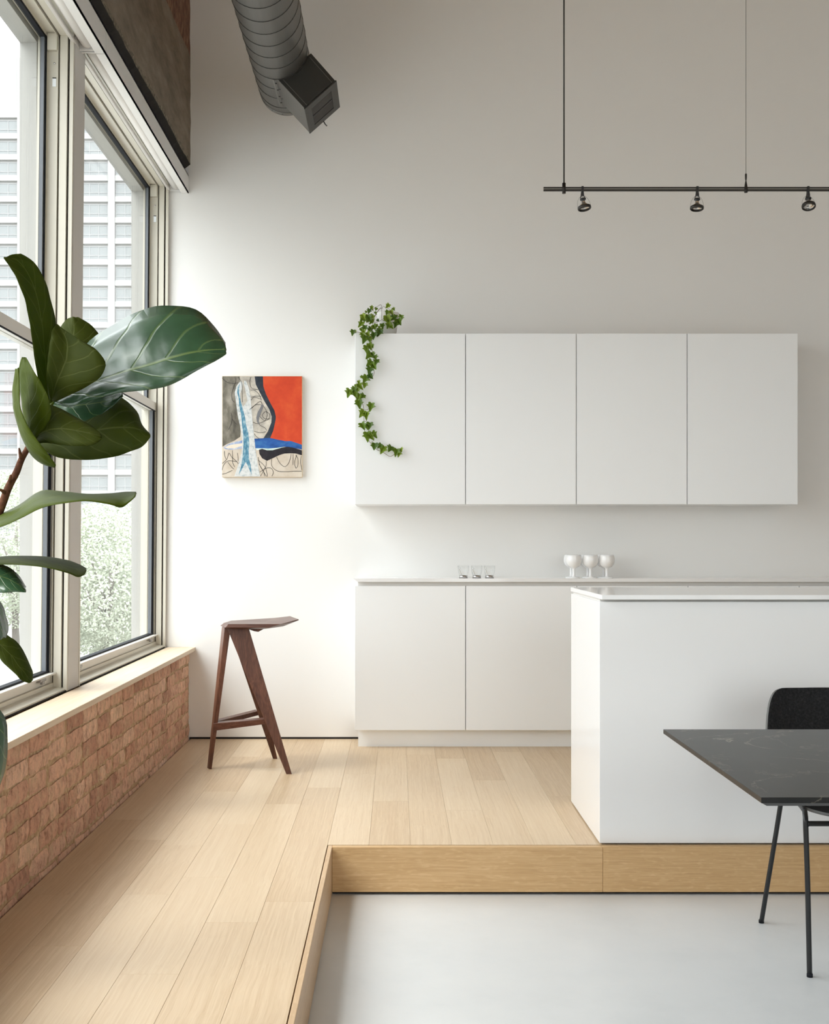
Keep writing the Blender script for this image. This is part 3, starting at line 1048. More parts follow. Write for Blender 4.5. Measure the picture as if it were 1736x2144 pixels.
# ---- espresso cups
for i, px in enumerate((968.8, 996.8, 1023.4)):
    c = P(px, 1210.5, 6.325)
    cz = 0.9206
    r = empty('espresso_cup', (c.x, 6.325, cz))
    gl = MB()
    gl.lathe([(0.0, 0.004), (0.0215, 0.004), (0.0222, 0.015), (0.0265, 0.026), (0.0295, 0.042), (0.0312, 0.0680), (0.0298, 0.0682),
              (0.0280, 0.042), (0.0250, 0.027), (0.0205, 0.017), (0.020, 0.007), (0.0, 0.007)], (c.x + 0.004, 6.325, cz), 28)
    gl.build('glass', M['cup_glass'], r)
    MB().lathe([(0.0215, 0.0), (0.0232, 0.0), (0.0232, 0.0145), (0.0222, 0.0145)], (c.x + 0.004, 6.325, cz), 28).lathe([(0.0, 0.0), (0.0232, 0.0), (0.0232, 0.002), (0.0, 0.002)], (c.x + 0.004, 6.325, cz), 28).build('band', M['steel'], r)
    for dy in (-0.012, 0.006):
        pts = [(c.x - 0.003, 6.302 + dy * 0.2, cz + 0.013), (c.x - 0.012, 6.296 + dy, cz + 0.03), (c.x - 0.0185, 6.293 + dy, cz + 0.046),
               (c.x - 0.021, 6.293 + dy, cz + 0.054), (c.x - 0.016, 6.294 + dy, cz + 0.0565), (c.x - 0.0125, 6.296 + dy * 0.6, cz + 0.0535)]
        MB().tube(smooth_path(pts, 5), 0.0009, 6).build('handle_wire', M['chrome'], r)
    tag(r, '%s small clear glass espresso cup with a steel band and wire handle' % names[i], 'cup', 'glass espresso cups on the worktop')

# ================================================================ STOOL
st = empty('bar_stool', (-0.69, 5.78, 0))


def stool():
    # seat: faceted slab
    top = [(-0.812, 5.600, 0.7206), (-0.559, 5.600, 0.7206), (-0.4806, 5.700, 0.737), (-0.545, 5.955, 0.737), (-0.64, 6.015, 0.7235), (-0.835, 5.85, 0.7206), (-0.846, 5.69, 0.7206)]
    bot = [(-0.826, 5.595, 0.7036), (-0.614, 5.595, 0.7036), (-0.4800, 5.700, 0.7325), (-0.544, 5.958, 0.7325), (-0.66, 6.02, 0.7060), (-0.855, 5.86, 0.7060), (-0.864, 5.69, 0.7060)]
    low = [(-0.80, 5.640, 0.694), (-0.640, 5.640, 0.694), (-0.560, 5.73, 0.700), (-0.600, 5.92, 0.700), (-0.67, 5.97, 0.694), (-0.82, 5.84, 0.694), (-0.83, 5.70, 0.694)]
    bm = bmesh.new()
    A, B, C = [[bm.verts.new(p) for p in ring] for ring in (top, bot, low)]
    c0 = bm.verts.new((-0.66, 5.79, 0.7165))
    n = len(A)
    for i in range(n):
        j = (i + 1) % n
        bm.faces.new((A[i], A[j], c0))
        bm.faces.new((B[i], B[j], A[j], A[i]))
        bm.faces.new((C[i], C[j], B[j], B[i]))
    bm.faces.new(list(reversed(C)))
    bmesh.ops.recalc_face_normals(bm, faces=bm.faces[:])
    bmesh.ops.bevel(bm, geom=[e for e in bm.edges if c0 not in e.verts], offset=0.0015, segments=1, affect='EDGES')
    me = bpy.data.meshes.new('seat')
    bm.to_mesh(me)
    bm.free()
    link('seat', me, M['walnut_h'], st)

    def Q(px, py, Y):
        return P(400 + px / 5.36, 1260 + py / 5.36, Y)
    # wide tapering legs, each with front and back face a hand apart in depth
    # right leg
    yt, yb, th = 5.665, 5.588, 0.030
    f = [Q(1070, 1932, yb), Q(1132, 1932, yb), Q(648, 292, yt), Q(404, 292, yt)]
    f[0].z = f[1].z = 0.0
    b = [p + Vector((-0.0045, th, 0)) for p in f]
    MB().hexa([f[0], f[1], b[1], b[0], f[3], f[2], b[2], b[3]], bevel=0.0012).build('leg', M['walnut_v'], st)
    # back leg, its mirror on the far side
    yt, yb = 5.92, 6.02
    f = [Q(918, 1754, yb), Q(967, 1754, yb), Q(640, 300, yt), Q(432, 300, yt)]
    f[0].z = f[1].z = 0.0
    b = [p + Vector((0.004, -th, 0)) for p in f]
    MB().hexa([b[0], b[1], f[1], f[0], b[3], b[2], f[2], f[3]], bevel=0.0012).build('leg', M['walnut_v'], st)
    # left leg: square tapering post, its light edge towards the window
    yb, yt = 5.712, 5.70
    f = [Q(204, 1884, yb), Q(232, 1884, yb), Q(446, 290, yt), Q(378, 290, yt)]
    e = [Q(181, 1872, yb + 0.035), Q(210, 1872, yb + 0.035), Q(416, 285, yt + 0.07), Q(346, 280, yt + 0.07)]
    for p in f[:2] + e[:2]:
        p.z = 0.0
    MB().hexa([f[0], f[1], e[1], e[0], f[3], f[2], e[2], e[3]], bevel=0.0012).build('leg', M['walnut_v'], st)
    # footrest rails
    a0, a1 = Q(250, 1368, 5.705), Q(822, 1318, 5.628)
    b0, b1 = Q(246, 1450, 5.705), Q(846, 1372, 5.628)
    dv = Vector((0.008, 0.028, 0.006))
    MB().hexa([b0, b1, b1 + dv, b0 + dv, a0, a1, a1 + dv, a0 + dv], bevel=0.001).build('footrest', M['walnut_h'], st)
    a0, a1 = Q(285, 1345, 5.735), Q(748, 1228, 5.965)
    b0, b1 = Q(285, 1400, 5.735), Q(762, 1272, 5.965)
    dv = Vector((-0.014, 0.024, 0.006))
    MB().hexa([b0, b1, b1 + dv, b0 + dv, a0, a1, a1 + dv, a0 + dv], bevel=0.001).build('footrest', M['walnut_h'], st)
    # brace under the seat
    MB().hexa([(-0.70, 5.69, 0.680), (-0.678, 5.69, 0.676), (-0.678, 5.90, 0.676), (-0.70, 5.90, 0.680),
               (-0.74, 5.69, 0.695), (-0.643, 5.69, 0.695), (-0.643, 5.90, 0.695), (-0.74, 5.90, 0.695)]).build('seat_brace', M['walnut_v'], st)


stool()
tag(st, 'dark walnut three-legged bar stool with a faceted seat, standing before the white wall', 'stool')

# ================================================================ PAINTING
px0, px1, pz0, pz1 = -0.987, -0.534, 1.4827, 2.0545
pa = empty('painting', ((px0 + px1) / 2, D - 0.02, pz0))
MB().box(px0, px1, D - 0.032, D - 0.0005, pz0, pz1, bevel=0.0015).build('canvas', plain('canvas_edge', (0.62, 0.50, 0.34), 0.8), pa)
LAYER = [0]


def paint(name, pts, mat):
    LAYER[0] += 1
    y = D - 0.0324 - 0.00008 * LAYER[0]
    W, Hh = px1 - px0, pz1 - pz0
    mb = MB()
    f = mb.poly([(px0 + 0.002 + u * (W - 0.004), y, pz1 - 0.002 - v * (Hh - 0.004)) for u, v in pts])
    mb.bm.normal_update()
    if f.normal.y > 0:
        f.normal_flip()
    mb.bm.normal_update()
    bmesh.ops.triangulate(mb.bm, faces=mb.bm.faces[:])
    return mb.raw(name, mat, pa)


def pm(name, a, b, c, scale, rough=0.6, stretch=(1, 1, 1)):
    return mottled(name, [(0.3, a), (0.5, b), (0.7, c)], scale, rough=rough, bump=0.3, dist=0.001, stretch=stretch)


paint('cream_ground', [(0, 0), (1, 0), (1, 1), (0, 1)], pm('paint_cream', (0.50, 0.42, 0.32), (0.60, 0.52, 0.43), (0.66, 0.59, 0.50), 12))
paint('grey_field', [(0, 0), (.30, 0), (.25, .1), (.2, .25), (.21, .4), (.23, .55), (.225, .6), (.15, .64), (.05, .675), (0, .70)],
      pm('paint_grey', (0.05, 0.045, 0.036), (0.16, 0.145, 0.115), (0.34, 0.31, 0.26), 14, stretch=(1, 1, 0.5)))
paint('stone_field', [(.22, 0), (.41, 0), (.44, .12), (.52, .24), (.61, .36), (.62, .45), (.55, .56), (.52, .61), (.40, .615), (.30, .5), (.22, .2)],
      pm('paint_stone', (0.30, 0.27, 0.23), (0.47, 0.43, 0.37), (0.68, 0.62, 0.53), 16))
BL_ = [(.405, 0), (.42, .08), (.47, .16), (.53, .25), (.59, .33), (.62, .40), (.615, .46), (.57, .55), (.515, .615)]
BR_ = [(.60, .615), (.64, .54), (.67, .43), (.672, .40), (.655, .34), (.60, .26), (.55, .18), (.515, .10), (.51, 0)]
paint('red_field', [(.51, 0), (1, 0), (1, .69), (.9, .66), (.80, .65), (.7, .64), (.60, .615)] + BR_[1:-1],
      pm('paint_red', (0.50, 0.045, 0.018), (0.60, 0.065, 0.023), (0.70, 0.11, 0.033), 7))
paint('black_curve', BL_ + BR_, pm('paint_blueblack', (0.018, 0.024, 0.034), (0.030, 0.038, 0.052), (0.05, 0.06, 0.075), 20))
paint('blue_band', [(.38, .62), (.52, .615), (.60, .612), (.7, .63), (.8, .645), (.86, .643), (1, .68), (1, .728), (.9, .712), (.78, .70), (.68, .712), (.58, .717), (.40, .715)],
      pm('paint_blue', (0.012, 0.045, 0.16), (0.025, 0.10, 0.34), (0.06, 0.20, 0.42), 18, stretch=(0.5, 1, 1)))
paint('pale_band', [(.42, .715), (.58, .717), (.68, .712), (.78, .70), (.75, .712), (.63, .738), (.56, .738), (.5, .724), (.43, .735)],
      pm('paint_paleblue', (0.40, 0.58, 0.55), (0.62, 0.74, 0.68), (0.78, 0.82, 0.74), 20))
paint('dark_band', [(.46, .73), (.5, .72), (.56, .735), (.63, .735), (.75, .708), (.82, .70), (.9, .71), (1, .735), (1, .785), (.93, .768), (.85, .765), (.78, .768), (.72, .782), (.64, .812), (.56, .84), (.50, .815), (.465, .77)],
      pm('paint_aubergine', (0.014, 0.012, 0.016), (0.022, 0.019, 0.024), (0.034, 0.03, 0.036), 30))
paint('blue_eye', [(.01, .71), (.06, .68), (.12, .66), (.25, .635), (.25, .715), (.14, .73), (.05, .725)], pm('paint_eyeblue', (0.12, 0.2, 0.45), (0.35, 0.42, 0.58), (0.62, 0.62, 0.64), 30))
paint('cream_eye', [(.03, .708), (.08, .685), (.15, .675), (.25, .665), (.25, .69), (.15, .715), (.07, .718)], pm('paint_eyecream', (0.70, 0.6, 0.48), (0.76, 0.66, 0.54), (0.8, 0.71, 0.6), 10))
paint('white_trunk', [(.20, .07), (.235, .045), (.255, .07), (.25, .12), (.225, .17), (.225, .24), (.26, .30), (.285, .28), (.315, .24), (.29, .14), (.27, .07), (.275, .04), (.30, .05), (.335, .12), (.355, .22), (.37, .36),
                      (.38, .46), (.40, .6), (.415, .72), (.44, .85), (.475, .995), (.15, .995), (.20, .88), (.24, .76), (.25, .64), (.225, .5), (.195, .40), (.175, .28), (.155, .16), (.175, .10)],
      pm('paint_white', (0.30, 0.36, 0.38), (0.60, 0.61, 0.60), (0.70, 0.70, 0.68), 60))
paint('blue_trunk', [(.225, .07), (.205, .12), (.21, .17), (.235, .26), (.26, .33), (.285, .41), (.30, .49), (.325, .56), (.34, .66), (.33, .74), (.335, .82), (.355, .88), (.37, .98), (.325, .90), (.295, .85), (.255, .91), (.205, .98),
                     (.235, .89), (.255, .80), (.265, .68), (.262, .58), (.245, .47), (.235, .38), (.21, .29), (.205, .22), (.185, .16), (.195, .10)],
      pm('paint_teal', (0.03, 0.09, 0.16), (0.10, 0.26, 0.36), (0.50, 0.60, 0.62), 60, stretch=(1.5, 1, 0.6)))
# charcoal scribbles: flat strokes
SC = [[(.0, .865), (.06, .82), (.085, .76), (.12, .80), (.19, .85), (.2, .87)], [(.13, .735), (.132, .80), (.135, .86), (.16, .90)], [(0, .97), (.05, .96), (.13, .93)], [(0, .93), (.02, .88), (.07, .84), (.14, .84), (.19, .85)],
      [(.07, .85), (.12, .90), (.15, .92)], [(.19, .76), (.20, .80), (.2, .84)], [(.03, .74), (.03, .78), (.05, .82)], [(.62, .82), (.615, .87), (.64, .91), (.70, .94), (.8, .945), (.9, .94), (.99, .94)],
      [(.68, .80), (.72, .86), (.78, .895), (.83, .86), (.855, .80), (.86, .77)], [(.885, .77), (.885, .88)], [(.93, .78), (.905, .85), (.92, .91), (.945, .88), (.945, .82), (.92, .78)], [(.985, .79), (.98, .86), (.995, .93)],
      [(.45, .80), (.47, .88), (.52, .95), (.53, .99)], [(.45, .83), (.53, .89), (.56, .96), (.56, .995)], [(.47, .95), (.55, .91), (.61, .91), (.64, .95), (.62, .99)], [(.46, .87), (.50, .92), (.55, .99)], [(.48, .99), (.52, .93), (.55, .88), (.55, .84)],
      [(.36, .01), (.345, .06), (.37, .12), (.45, .135)], [(.36, .14), (.40, .14), (.46, .18), (.49, .24)], [(.365, .21), (.42, .20), (.49, .20)], [(.36, .24), (.40, .21), (.47, .225)], [(.345, .33), (.42, .28), (.48, .25), (.50, .29)],
      [(.37, .32), (.42, .285), (.50, .29), (.55, .34), (.56, .38)], [(.54, .35), (.505, .38), (.52, .415), (.57, .425), (.595, .40), (.585, .37), (.54, .35)], [(.56, .35), (.56, .40), (.53, .44), (.47, .40)], [(.385, .455), (.44, .47), (.52, .45), (.60, .42)],
      [(.45, .46), (.48, .49), (.53, .51), (.56, .54)], [(.40, .545), (.47, .56), (.55, .55)], [(.40, .57), (.43, .60), (.46, .615)], [(.0, .02), (.06, .06), (.14, .075), (.2, .065)], [(.17, .02), (.17, .06), (.14, .12), (.12, .18), (.13, .24), (.16, .26)],
      [(.2, .01), (.245, .07), (.25, .16), (.255, .26)], [(.11, .36), (.125, .42), (.11, .48), (.08, .53)], [(.12, .42), (.16, .46), (.19, .48)]]
LAYER[0] += 1
mb = MB()
W, Hh = px1 - px0, pz1 - pz0
yl = D - 0.0324 - 0.00008 * LAYER[0]
for stroke in SC:
    pts = smooth_path([(px0 + u * W, yl, pz1 - v * Hh) for u, v in stroke], 5)
    pr_ = None
    for i, p in enumerate(pts):
        t = (pts[min(i + 1, len(pts) - 1)] - pts[max(i - 1, 0)])
        n = Vector((-t.z, 0, t.x)).normalized() * 0.0012
        cur = (mb.bm.verts.new(p + n), mb.bm.verts.new(p - n))
        if pr_:
            mb.bm.faces.new((pr_[0], cur[0], cur[1], pr_[1]))
        pr_ = cur
mb.raw('charcoal_lines', plain('charcoal', (0.03, 0.027, 0.025), 0.8), pa)['kind'] = 'stuff'
LAYER[0] += 1
mb = MB()
yl = D - 0.0324 - 0.00008 * LAYER[0]
thick = [(.505, .285, .014), (.49, .32, .018), (.465, .36, .022), (.445, .41, .018), (.445, .45, .012), (.46, .475, .006)]
mb.poly([(px0 + (u - w_) * W, yl, pz1 - v * Hh) for u, v, w_ in thick] + [(px0 + (u + w_) * W, yl, pz1 - v * Hh) for u, v, w_ in reversed(thick)])
mb.raw('grey_stroke', plain('paint_strokegrey', (0.16, 0.16, 0.17), 0.7), pa)
tag(pa, 'abstract painting with red field, dark curves and pale blue trunk on white wall', 'painting')

# ================================================================ TABLE AND CHAIR
tb = empty('dining_table', (1.75, 2.94, LOW))
TX0, TX1, TY0, TY1, TZ = 0.778, 2.75, 2.482, 3.396, 0.565
MB().box(TX0, TX1, TY0, TY1, TZ - 0.0125, TZ, bevel=0.001).build('marble_top', M['marble'], tb)
i1 = 0.0165
MB().hexa([(TX0 + i1, TY0 + i1, TZ - 0.0215), (TX1 - i1, TY0 + i1, TZ - 0.0215), (TX1 - i1, TY1 - i1, TZ - 0.0215), (TX0 + i1, TY1 - i1, TZ - 0.0215),
           (TX0 + 0.002, TY0 + 0.002, TZ - 0.0126), (TX1 - 0.002, TY0 + 0.002, TZ - 0.0126), (TX1 - 0.002, TY1 - 0.002, TZ - 0.0126), (TX0 + 0.002, TY1 - 0.002, TZ - 0.0126)]).build('bevelled_underside', M['marble_edge'], tb)
for x in (1.55, 2.10):                                     # pedestal frame under the middle, beyond the frame of the photo
    MB().box(x - 0.03, x + 0.03, 2.72, 3.16, TZ - 0.05, TZ - 0.0216).box(x - 0.03, x + 0.03, 2.91, 2.97, LOW + 0.012, TZ - 0.05).box(x - 0.04, x + 0.04, 2.65, 3.23, LOW, LOW + 0.012).build('pedestal', M['black_metal'], tb)
tag(tb, 'dark grey stone dining table with pale veins at the right edge', 'table')

ch = empty('dining_chair', (1.475, 3.70, LOW))
CXc = 1.475


def chair():
    prof = [  # Y, Z on the centre line, half width, side lift z, side forward y
        (3.475, 0.284, 0.170, 0.010, 0.0), (3.49, 0.280, 0.205, 0.018, 0.0), (3.56, 0.264, 0.228, 0.032, 0.0), (3.66, 0.256, 0.236, 0.046, 0.0),
        (3.78, 0.258, 0.238, 0.060, 0.0), (3.86, 0.280, 0.238, 0.070, -0.01), (3.915, 0.332, 0.239, 0.050, -0.03), (3.945, 0.40, 0.238, 0.015, -0.05),
        (3.965, 0.48, 0.232, 0.0, -0.052), (3.978, 0.53, 0.224, 0.0, -0.05), (3.986, 0.570, 0.2135, 0.0, -0.045), (3.990, 0.594, 0.201, 0.0, -0.04),
        (3.992, 0.606, 0.189, 0.0, -0.035), (3.993, 0.612, 0.176, 0.0, -0.03), (3.993, 0.6135, 0.165, 0.0, -0.025)]
    bm = bmesh.new()
    cols = 21
    rows = []
    for Y, Z, hw, lift, fwd in prof:
        row = []
        for k in range(cols):
            s = -1 + 2 * k / (cols - 1)
            q = abs(s) ** 2.4
            row.append(bm.verts.new((CXc + s * hw, Y + fwd * q, Z + lift * q)))
        rows.append(row)
    for i in range(len(rows) - 1):
        for k in range(cols - 1):
            bm.faces.new((rows[i][k], rows[i][k + 1], rows[i + 1][k + 1], rows[i + 1][k])).smooth = True
    me = bpy.data.meshes.new('seat_shell')
    bm.to_mesh(me)
    bm.free()
    me.materials.append(M['felt'])
    me.materials.append(M['felt_edge'])
    o = link('seat_shell', me, None, ch)
    sb = o.modifiers.new('smooth', 'SUBSURF')
    sb.levels = sb.render_levels = 1
    so = o.modifiers.new('thickness', 'SOLIDIFY')
    so.thickness = 0.009
    so.offset = 0.0
    so.material_offset_rim = 1
    for s in (-1, 1):
        def X(x):
            return CXc + (x - CXc) * (1 if s < 0 else -1)
        front = [(X(1.222), 3.443, LOW), (X(1.2185), 3.450, 0.10), (X(1.2155), 3.456, 0.255), (X(1.2165), 3.462, 0.290), (X(1.224), 3.490, 0.306)]
        MB().tube(smooth_path(front, 6), 0.0079, 14).build('leg', M['chair_leg'], ch)
        MB().tube(smooth_path([(X(1.224), 3.490, 0.306), (X(1.240), 3.60, 0.308), (X(1.252), 3.76, 0.306), (X(1.2545), 3.795, 0.285)], 6), 0.0079, 14).build('side_rail', M['chair_leg'], ch)
        MB().tube(smooth_path([(X(1.2545), 3.795, 0.285), (X(1.252), 3.81, 0.22), (X(1.2326), 3.934, LOW)], 6), 0.0079, 14).build('leg', M['chair_leg'], ch)
        for (x, y) in ((1.2222, 3.4425), (1.2328, 3.9335)):
            MB().lathe([(0, 0), (0.0088, 0), (0.0088, 0.009), (0.0078, 0.011)], (X(x), y, LOW), 14).build('foot_cap', M['gasket'], ch)
    MB().tube([(1.2175, 3.460, 0.274), (1.226, 3.461, 0.274), (CXc, 3.461, 0.274), (2 * CXc - 1.226, 3.461, 0.274), (2 * CXc - 1.2175, 3.460, 0.274)], [0.014, 0.0079, 0.0079, 0.0079, 0.014], 14).build('crossbar', M['chair_leg'], ch)
    MB().tube([(1.252, 3.77, 0.295), (CXc, 3.77, 0.245), (2 * CXc - 1.252, 3.77, 0.295)], 0.007, 12).build('crossbar', M['chair_leg'], ch)


chair()
tag(ch, 'black felted shell chair on thin black tube legs behind the marble table', 'chair')

# ================================================================ DUCT AND TRACK LIGHTS
du = empty('air_duct', (-0.588, 3.0, 3.40))
DX, DZ, DR = -0.588, 3.551, 0.147
DY1 = 6.235
mb = MB()
mb.tube([(DX, ROOM_Y0 + 0.002, DZ), (DX, DY1, DZ)], DR, 64)
mb.build('pipe', M['duct'], du)
MB().tube([(DX, DY1 - 0.035, DZ), (DX, DY1 + 0.004, DZ)], DR + 0.0015, 64).build('end_cap', M['duct'], du)
pitch = 0.1265
turns = 36
hel = [(DX + (DR + 0.0003) * math.sin(a), DY1 - 0.105 - pitch * a / (2 * math.pi), DZ - (DR + 0.0003) * math.cos(a))
       for a in [2 * math.pi * k / 40 for k in range(-22, 40 * turns)]]
MB().tube(hel, 0.0022, 4).build('spiral_seam', M['duct_dark'], du)
for a in (-0.55, -0.15, 0.2):
    MB().lathe([(0, 0), (0.004, 0), (0.003, 0.003), (0, 0.003)], (DX + DR * math.sin(a), DY1 - 0.018, DZ - DR * math.cos(a)), 8, axis=(math.sin(a), 0, -math.cos(a))).build('rivet', M['duct_dark'], du)
tag(du, 'round grey spiral air duct with a dark louvred outlet box, under the ceiling', 'duct')

Y1b, Y2b = 5.76, 6.10
A_, B_, C_, D_ = Vector((-0.590, 0, 3.408)), Vector((-0.459, 0, 3.267)), Vector((-0.307, 0, 3.402)), Vector((-0.425, 0, 3.536))
ax = (B_ - A_).normalized()
gr = (C_ - B_).normalized()
nrm = Vector((gr.z, 0, -gr.x)).normalized()        # grille normal, down and right


def at(v, y):
    return Vector((v.x, y, v.z))


def wallbox(p, q, thick, y0, y1):
    """plate from p to q in the XZ plane"""
    d = (q - p).normalized()
    n = Vector((-d.z, 0, d.x)) * thick
    return [at(p, y0), at(q, y0), at(q, y1), at(p, y1), at(p + n, y0), at(q + n, y0), at(q + n, y1), at(p + n, y1)]


body = MB()
inn = A_ + (D_ - A_) * 0.5 - ax * 0.03
body.hexa([at(A_ + ax * 0.004, Y1b), at(B_, Y1b), at(B_, Y2b), at(A_ + ax * 0.004, Y2b), at(D_, Y1b), at(C_, Y1b), at(C_, Y2b), at(D_, Y2b)])
bx_ = body.build('diffuser_box', M['box_metal'], du)
# side plate facing the window, a shade lighter and with a lip on the pipe
MB().hexa(wallbox(B_ + (A_ - B_) * 0.0, A_ - ax * 0.03 + Vector((-0.0, 0, 0)), 0.0015, Y1b - 0.002, Y2b + 0.002)).build('side_plate', M['duct'], bx_)
fl_ = []
for k in range(9):
    a = -0.02 - 0.045 * k / 8
    fl_.append((DX + (DR + 0.002) * math.sin(a * 3), DZ - (DR + 0.002) * math.cos(a * 3)))
mb = MB()
for k in range(8):
    p, q = fl_[k], fl_[k + 1]
    mb.bm.faces.new([mb.bm.verts.new(v) for v in ((p[0], Y1b - 0.004, p[1]), (q[0], Y1b - 0.004, q[1]), (q[0], Y2b, q[1]), (p[0], Y2b, p[1]))])
lip = mb.build('flange', M['duct'], bx_)
lip.modifiers.new('thickness', 'SOLIDIFY').thickness = 0.0015
for k in range(4):
    MB().lathe([(0, 0), (0.0045, 0), (0.0035, 0.0035), (0, 0.0035)], (DX - 0.014, Y1b + 0.035 + 0.085 * k, DZ - DR - 0.002), 8, axis=(-0.1, 0, -1)).build('rivet', M['duct_dark'], bx_)
# seams and folded edges on the front plate
mb = MB()
for s0, s1 in ((A_ + gr * 0.018 + ax * 0.01, B_ + gr * 0.018), (D_ - gr * 0.018 + ax * 0.01, C_ - gr * 0.018)):
    d = gr * 0.0012
    mb.hexa([at(s0 - d, Y1b - 0.0012), at(s1 - d, Y1b - 0.0012), at(s1 - d, Y1b + 0.001), at(s0 - d, Y1b + 0.001), at(s0 + d, Y1b - 0.0012), at(s1 + d, Y1b - 0.0012), at(s1 + d, Y1b + 0.001), at(s0 + d, Y1b + 0.001)])
mb.build('folded_seam', M['duct'], bx_)
# grille plate with opening and louvres
Wg = (C_ - B_).length
Lg = Y2b - Y1b


def G(u, y, off):
    return at(B_ + gr * u + nrm * off, y)


def gbox(u0, u1, ya, yb, o0, o1):
    return [G(u0, ya, o0), G(u1, ya, o0), G(u1, yb, o0), G(u0, yb, o0), G(u0, ya, o1), G(u1, ya, o1), G(u1, yb, o1), G(u0, yb, o1)]


fr_ = MB()
fr_.hexa(gbox(-0.004, 0.035, Y1b - 0.003, Y2b + 0.003, 0.003, 0.009))
fr_.hexa(gbox(Wg - 0.035, Wg + 0.004, Y1b - 0.003, Y2b + 0.003, 0.003, 0.009))
fr_.hexa(gbox(0.035, Wg - 0.035, Y1b - 0.003, Y1b + 0.055, 0.003, 0.009))
fr_.hexa(gbox(0.035, Wg - 0.035, Y2b - 0.055, Y2b + 0.003, 0.003, 0.009))
fr_.hexa(gbox(0.035, Wg - 0.035, Y1b + 0.165, Y1b + 0.175, 0.003, 0.008))
fro = fr_.build('grille_frame', M['box_metal'], bx_)
MB().hexa(gbox(0.03, Wg - 0.03, Y1b + 0.05, Y2b - 0.05, 0.0004, 0.0012)).build('grille_back', M['gap'], bx_)
nl = 15
for k in range(nl):
    y = Y1b + 0.062 + (Lg - 0.124) * k / (nl - 1)
    if abs(y - Y1b - 0.17) < 0.008:
        continue
    MB().hexa(gbox(0.035, Wg - 0.035, y - 0.0025, y + 0.0005, 0.0018, 0.0075)).build('louvre', M['duct'], bx_)
MB().tube([G(Wg * 0.45, Y2b - 0.01, 0.009), G(Wg * 0.45, Y2b + 0.012, 0.022), G(Wg * 0.47, Y2b + 0.03, 0.028)], 0.003, 8).build('damper_lever', M['black_metal'], bx_)

# track
TY = 4.65
RZ = H + (CY - 396) * TY / F
RX0 = (1138 - CX) * TY / F
tr = empty('light_track', (1.6, TY, RZ))
MB().box(RX0, 3.0, TY - 0.004, TY + 0.004, RZ + 0.0035, RZ + 0.0080, bevel=0.001).build('rail_bar', M['track'], tr)
MB().box(RX0, 3.0, TY - 0.004, TY + 0.004, RZ - 0.0085, RZ - 0.0018, bevel=0.001).build('rail_bar', M['track'], tr)
MB().box(RX0, 3.0, TY - 0.001, TY + 0.001, RZ - 0.002, RZ + 0.004).build('insulator', plain('track_insulator', (0.22, 0.20, 0.17), 0.5), tr)
xr = (1181 - CX) * TY / F
MB().tube([(xr, TY, RZ), (xr, TY, ROOM_Z1)], 0.0030, 12).build('suspension_rod', M['track'], tr)
MB().tube([(xr, TY, RZ - 0.0175), (xr, TY, RZ + 0.024)], 0.0072, 16).build('rod_clamp', M['track'], tr)
xc = (1562 - CX) * TY / F
MB().tube([(xc, TY, RZ + 0.05), (xc, TY, ROOM_Z1)], 0.0009, 8).build('suspension_cable', M['track'], tr)
MB().lathe([(0, -0.014), (0.0062, -0.014), (0.0068, -0.011), (0.0066, 0.004), (0.0055, 0.014), (0.0028, 0.030), (0.0022, 0.034), (0.0036, 0.042), (0.0040, 0.058), (0.0028, 0.062), (0, 0.062)], (xc, TY, RZ), 20).build('cable_grip', M['track'], tr)
tag(tr, 'thin dark two-bar light track hung from a rod and a cable', 'light track')

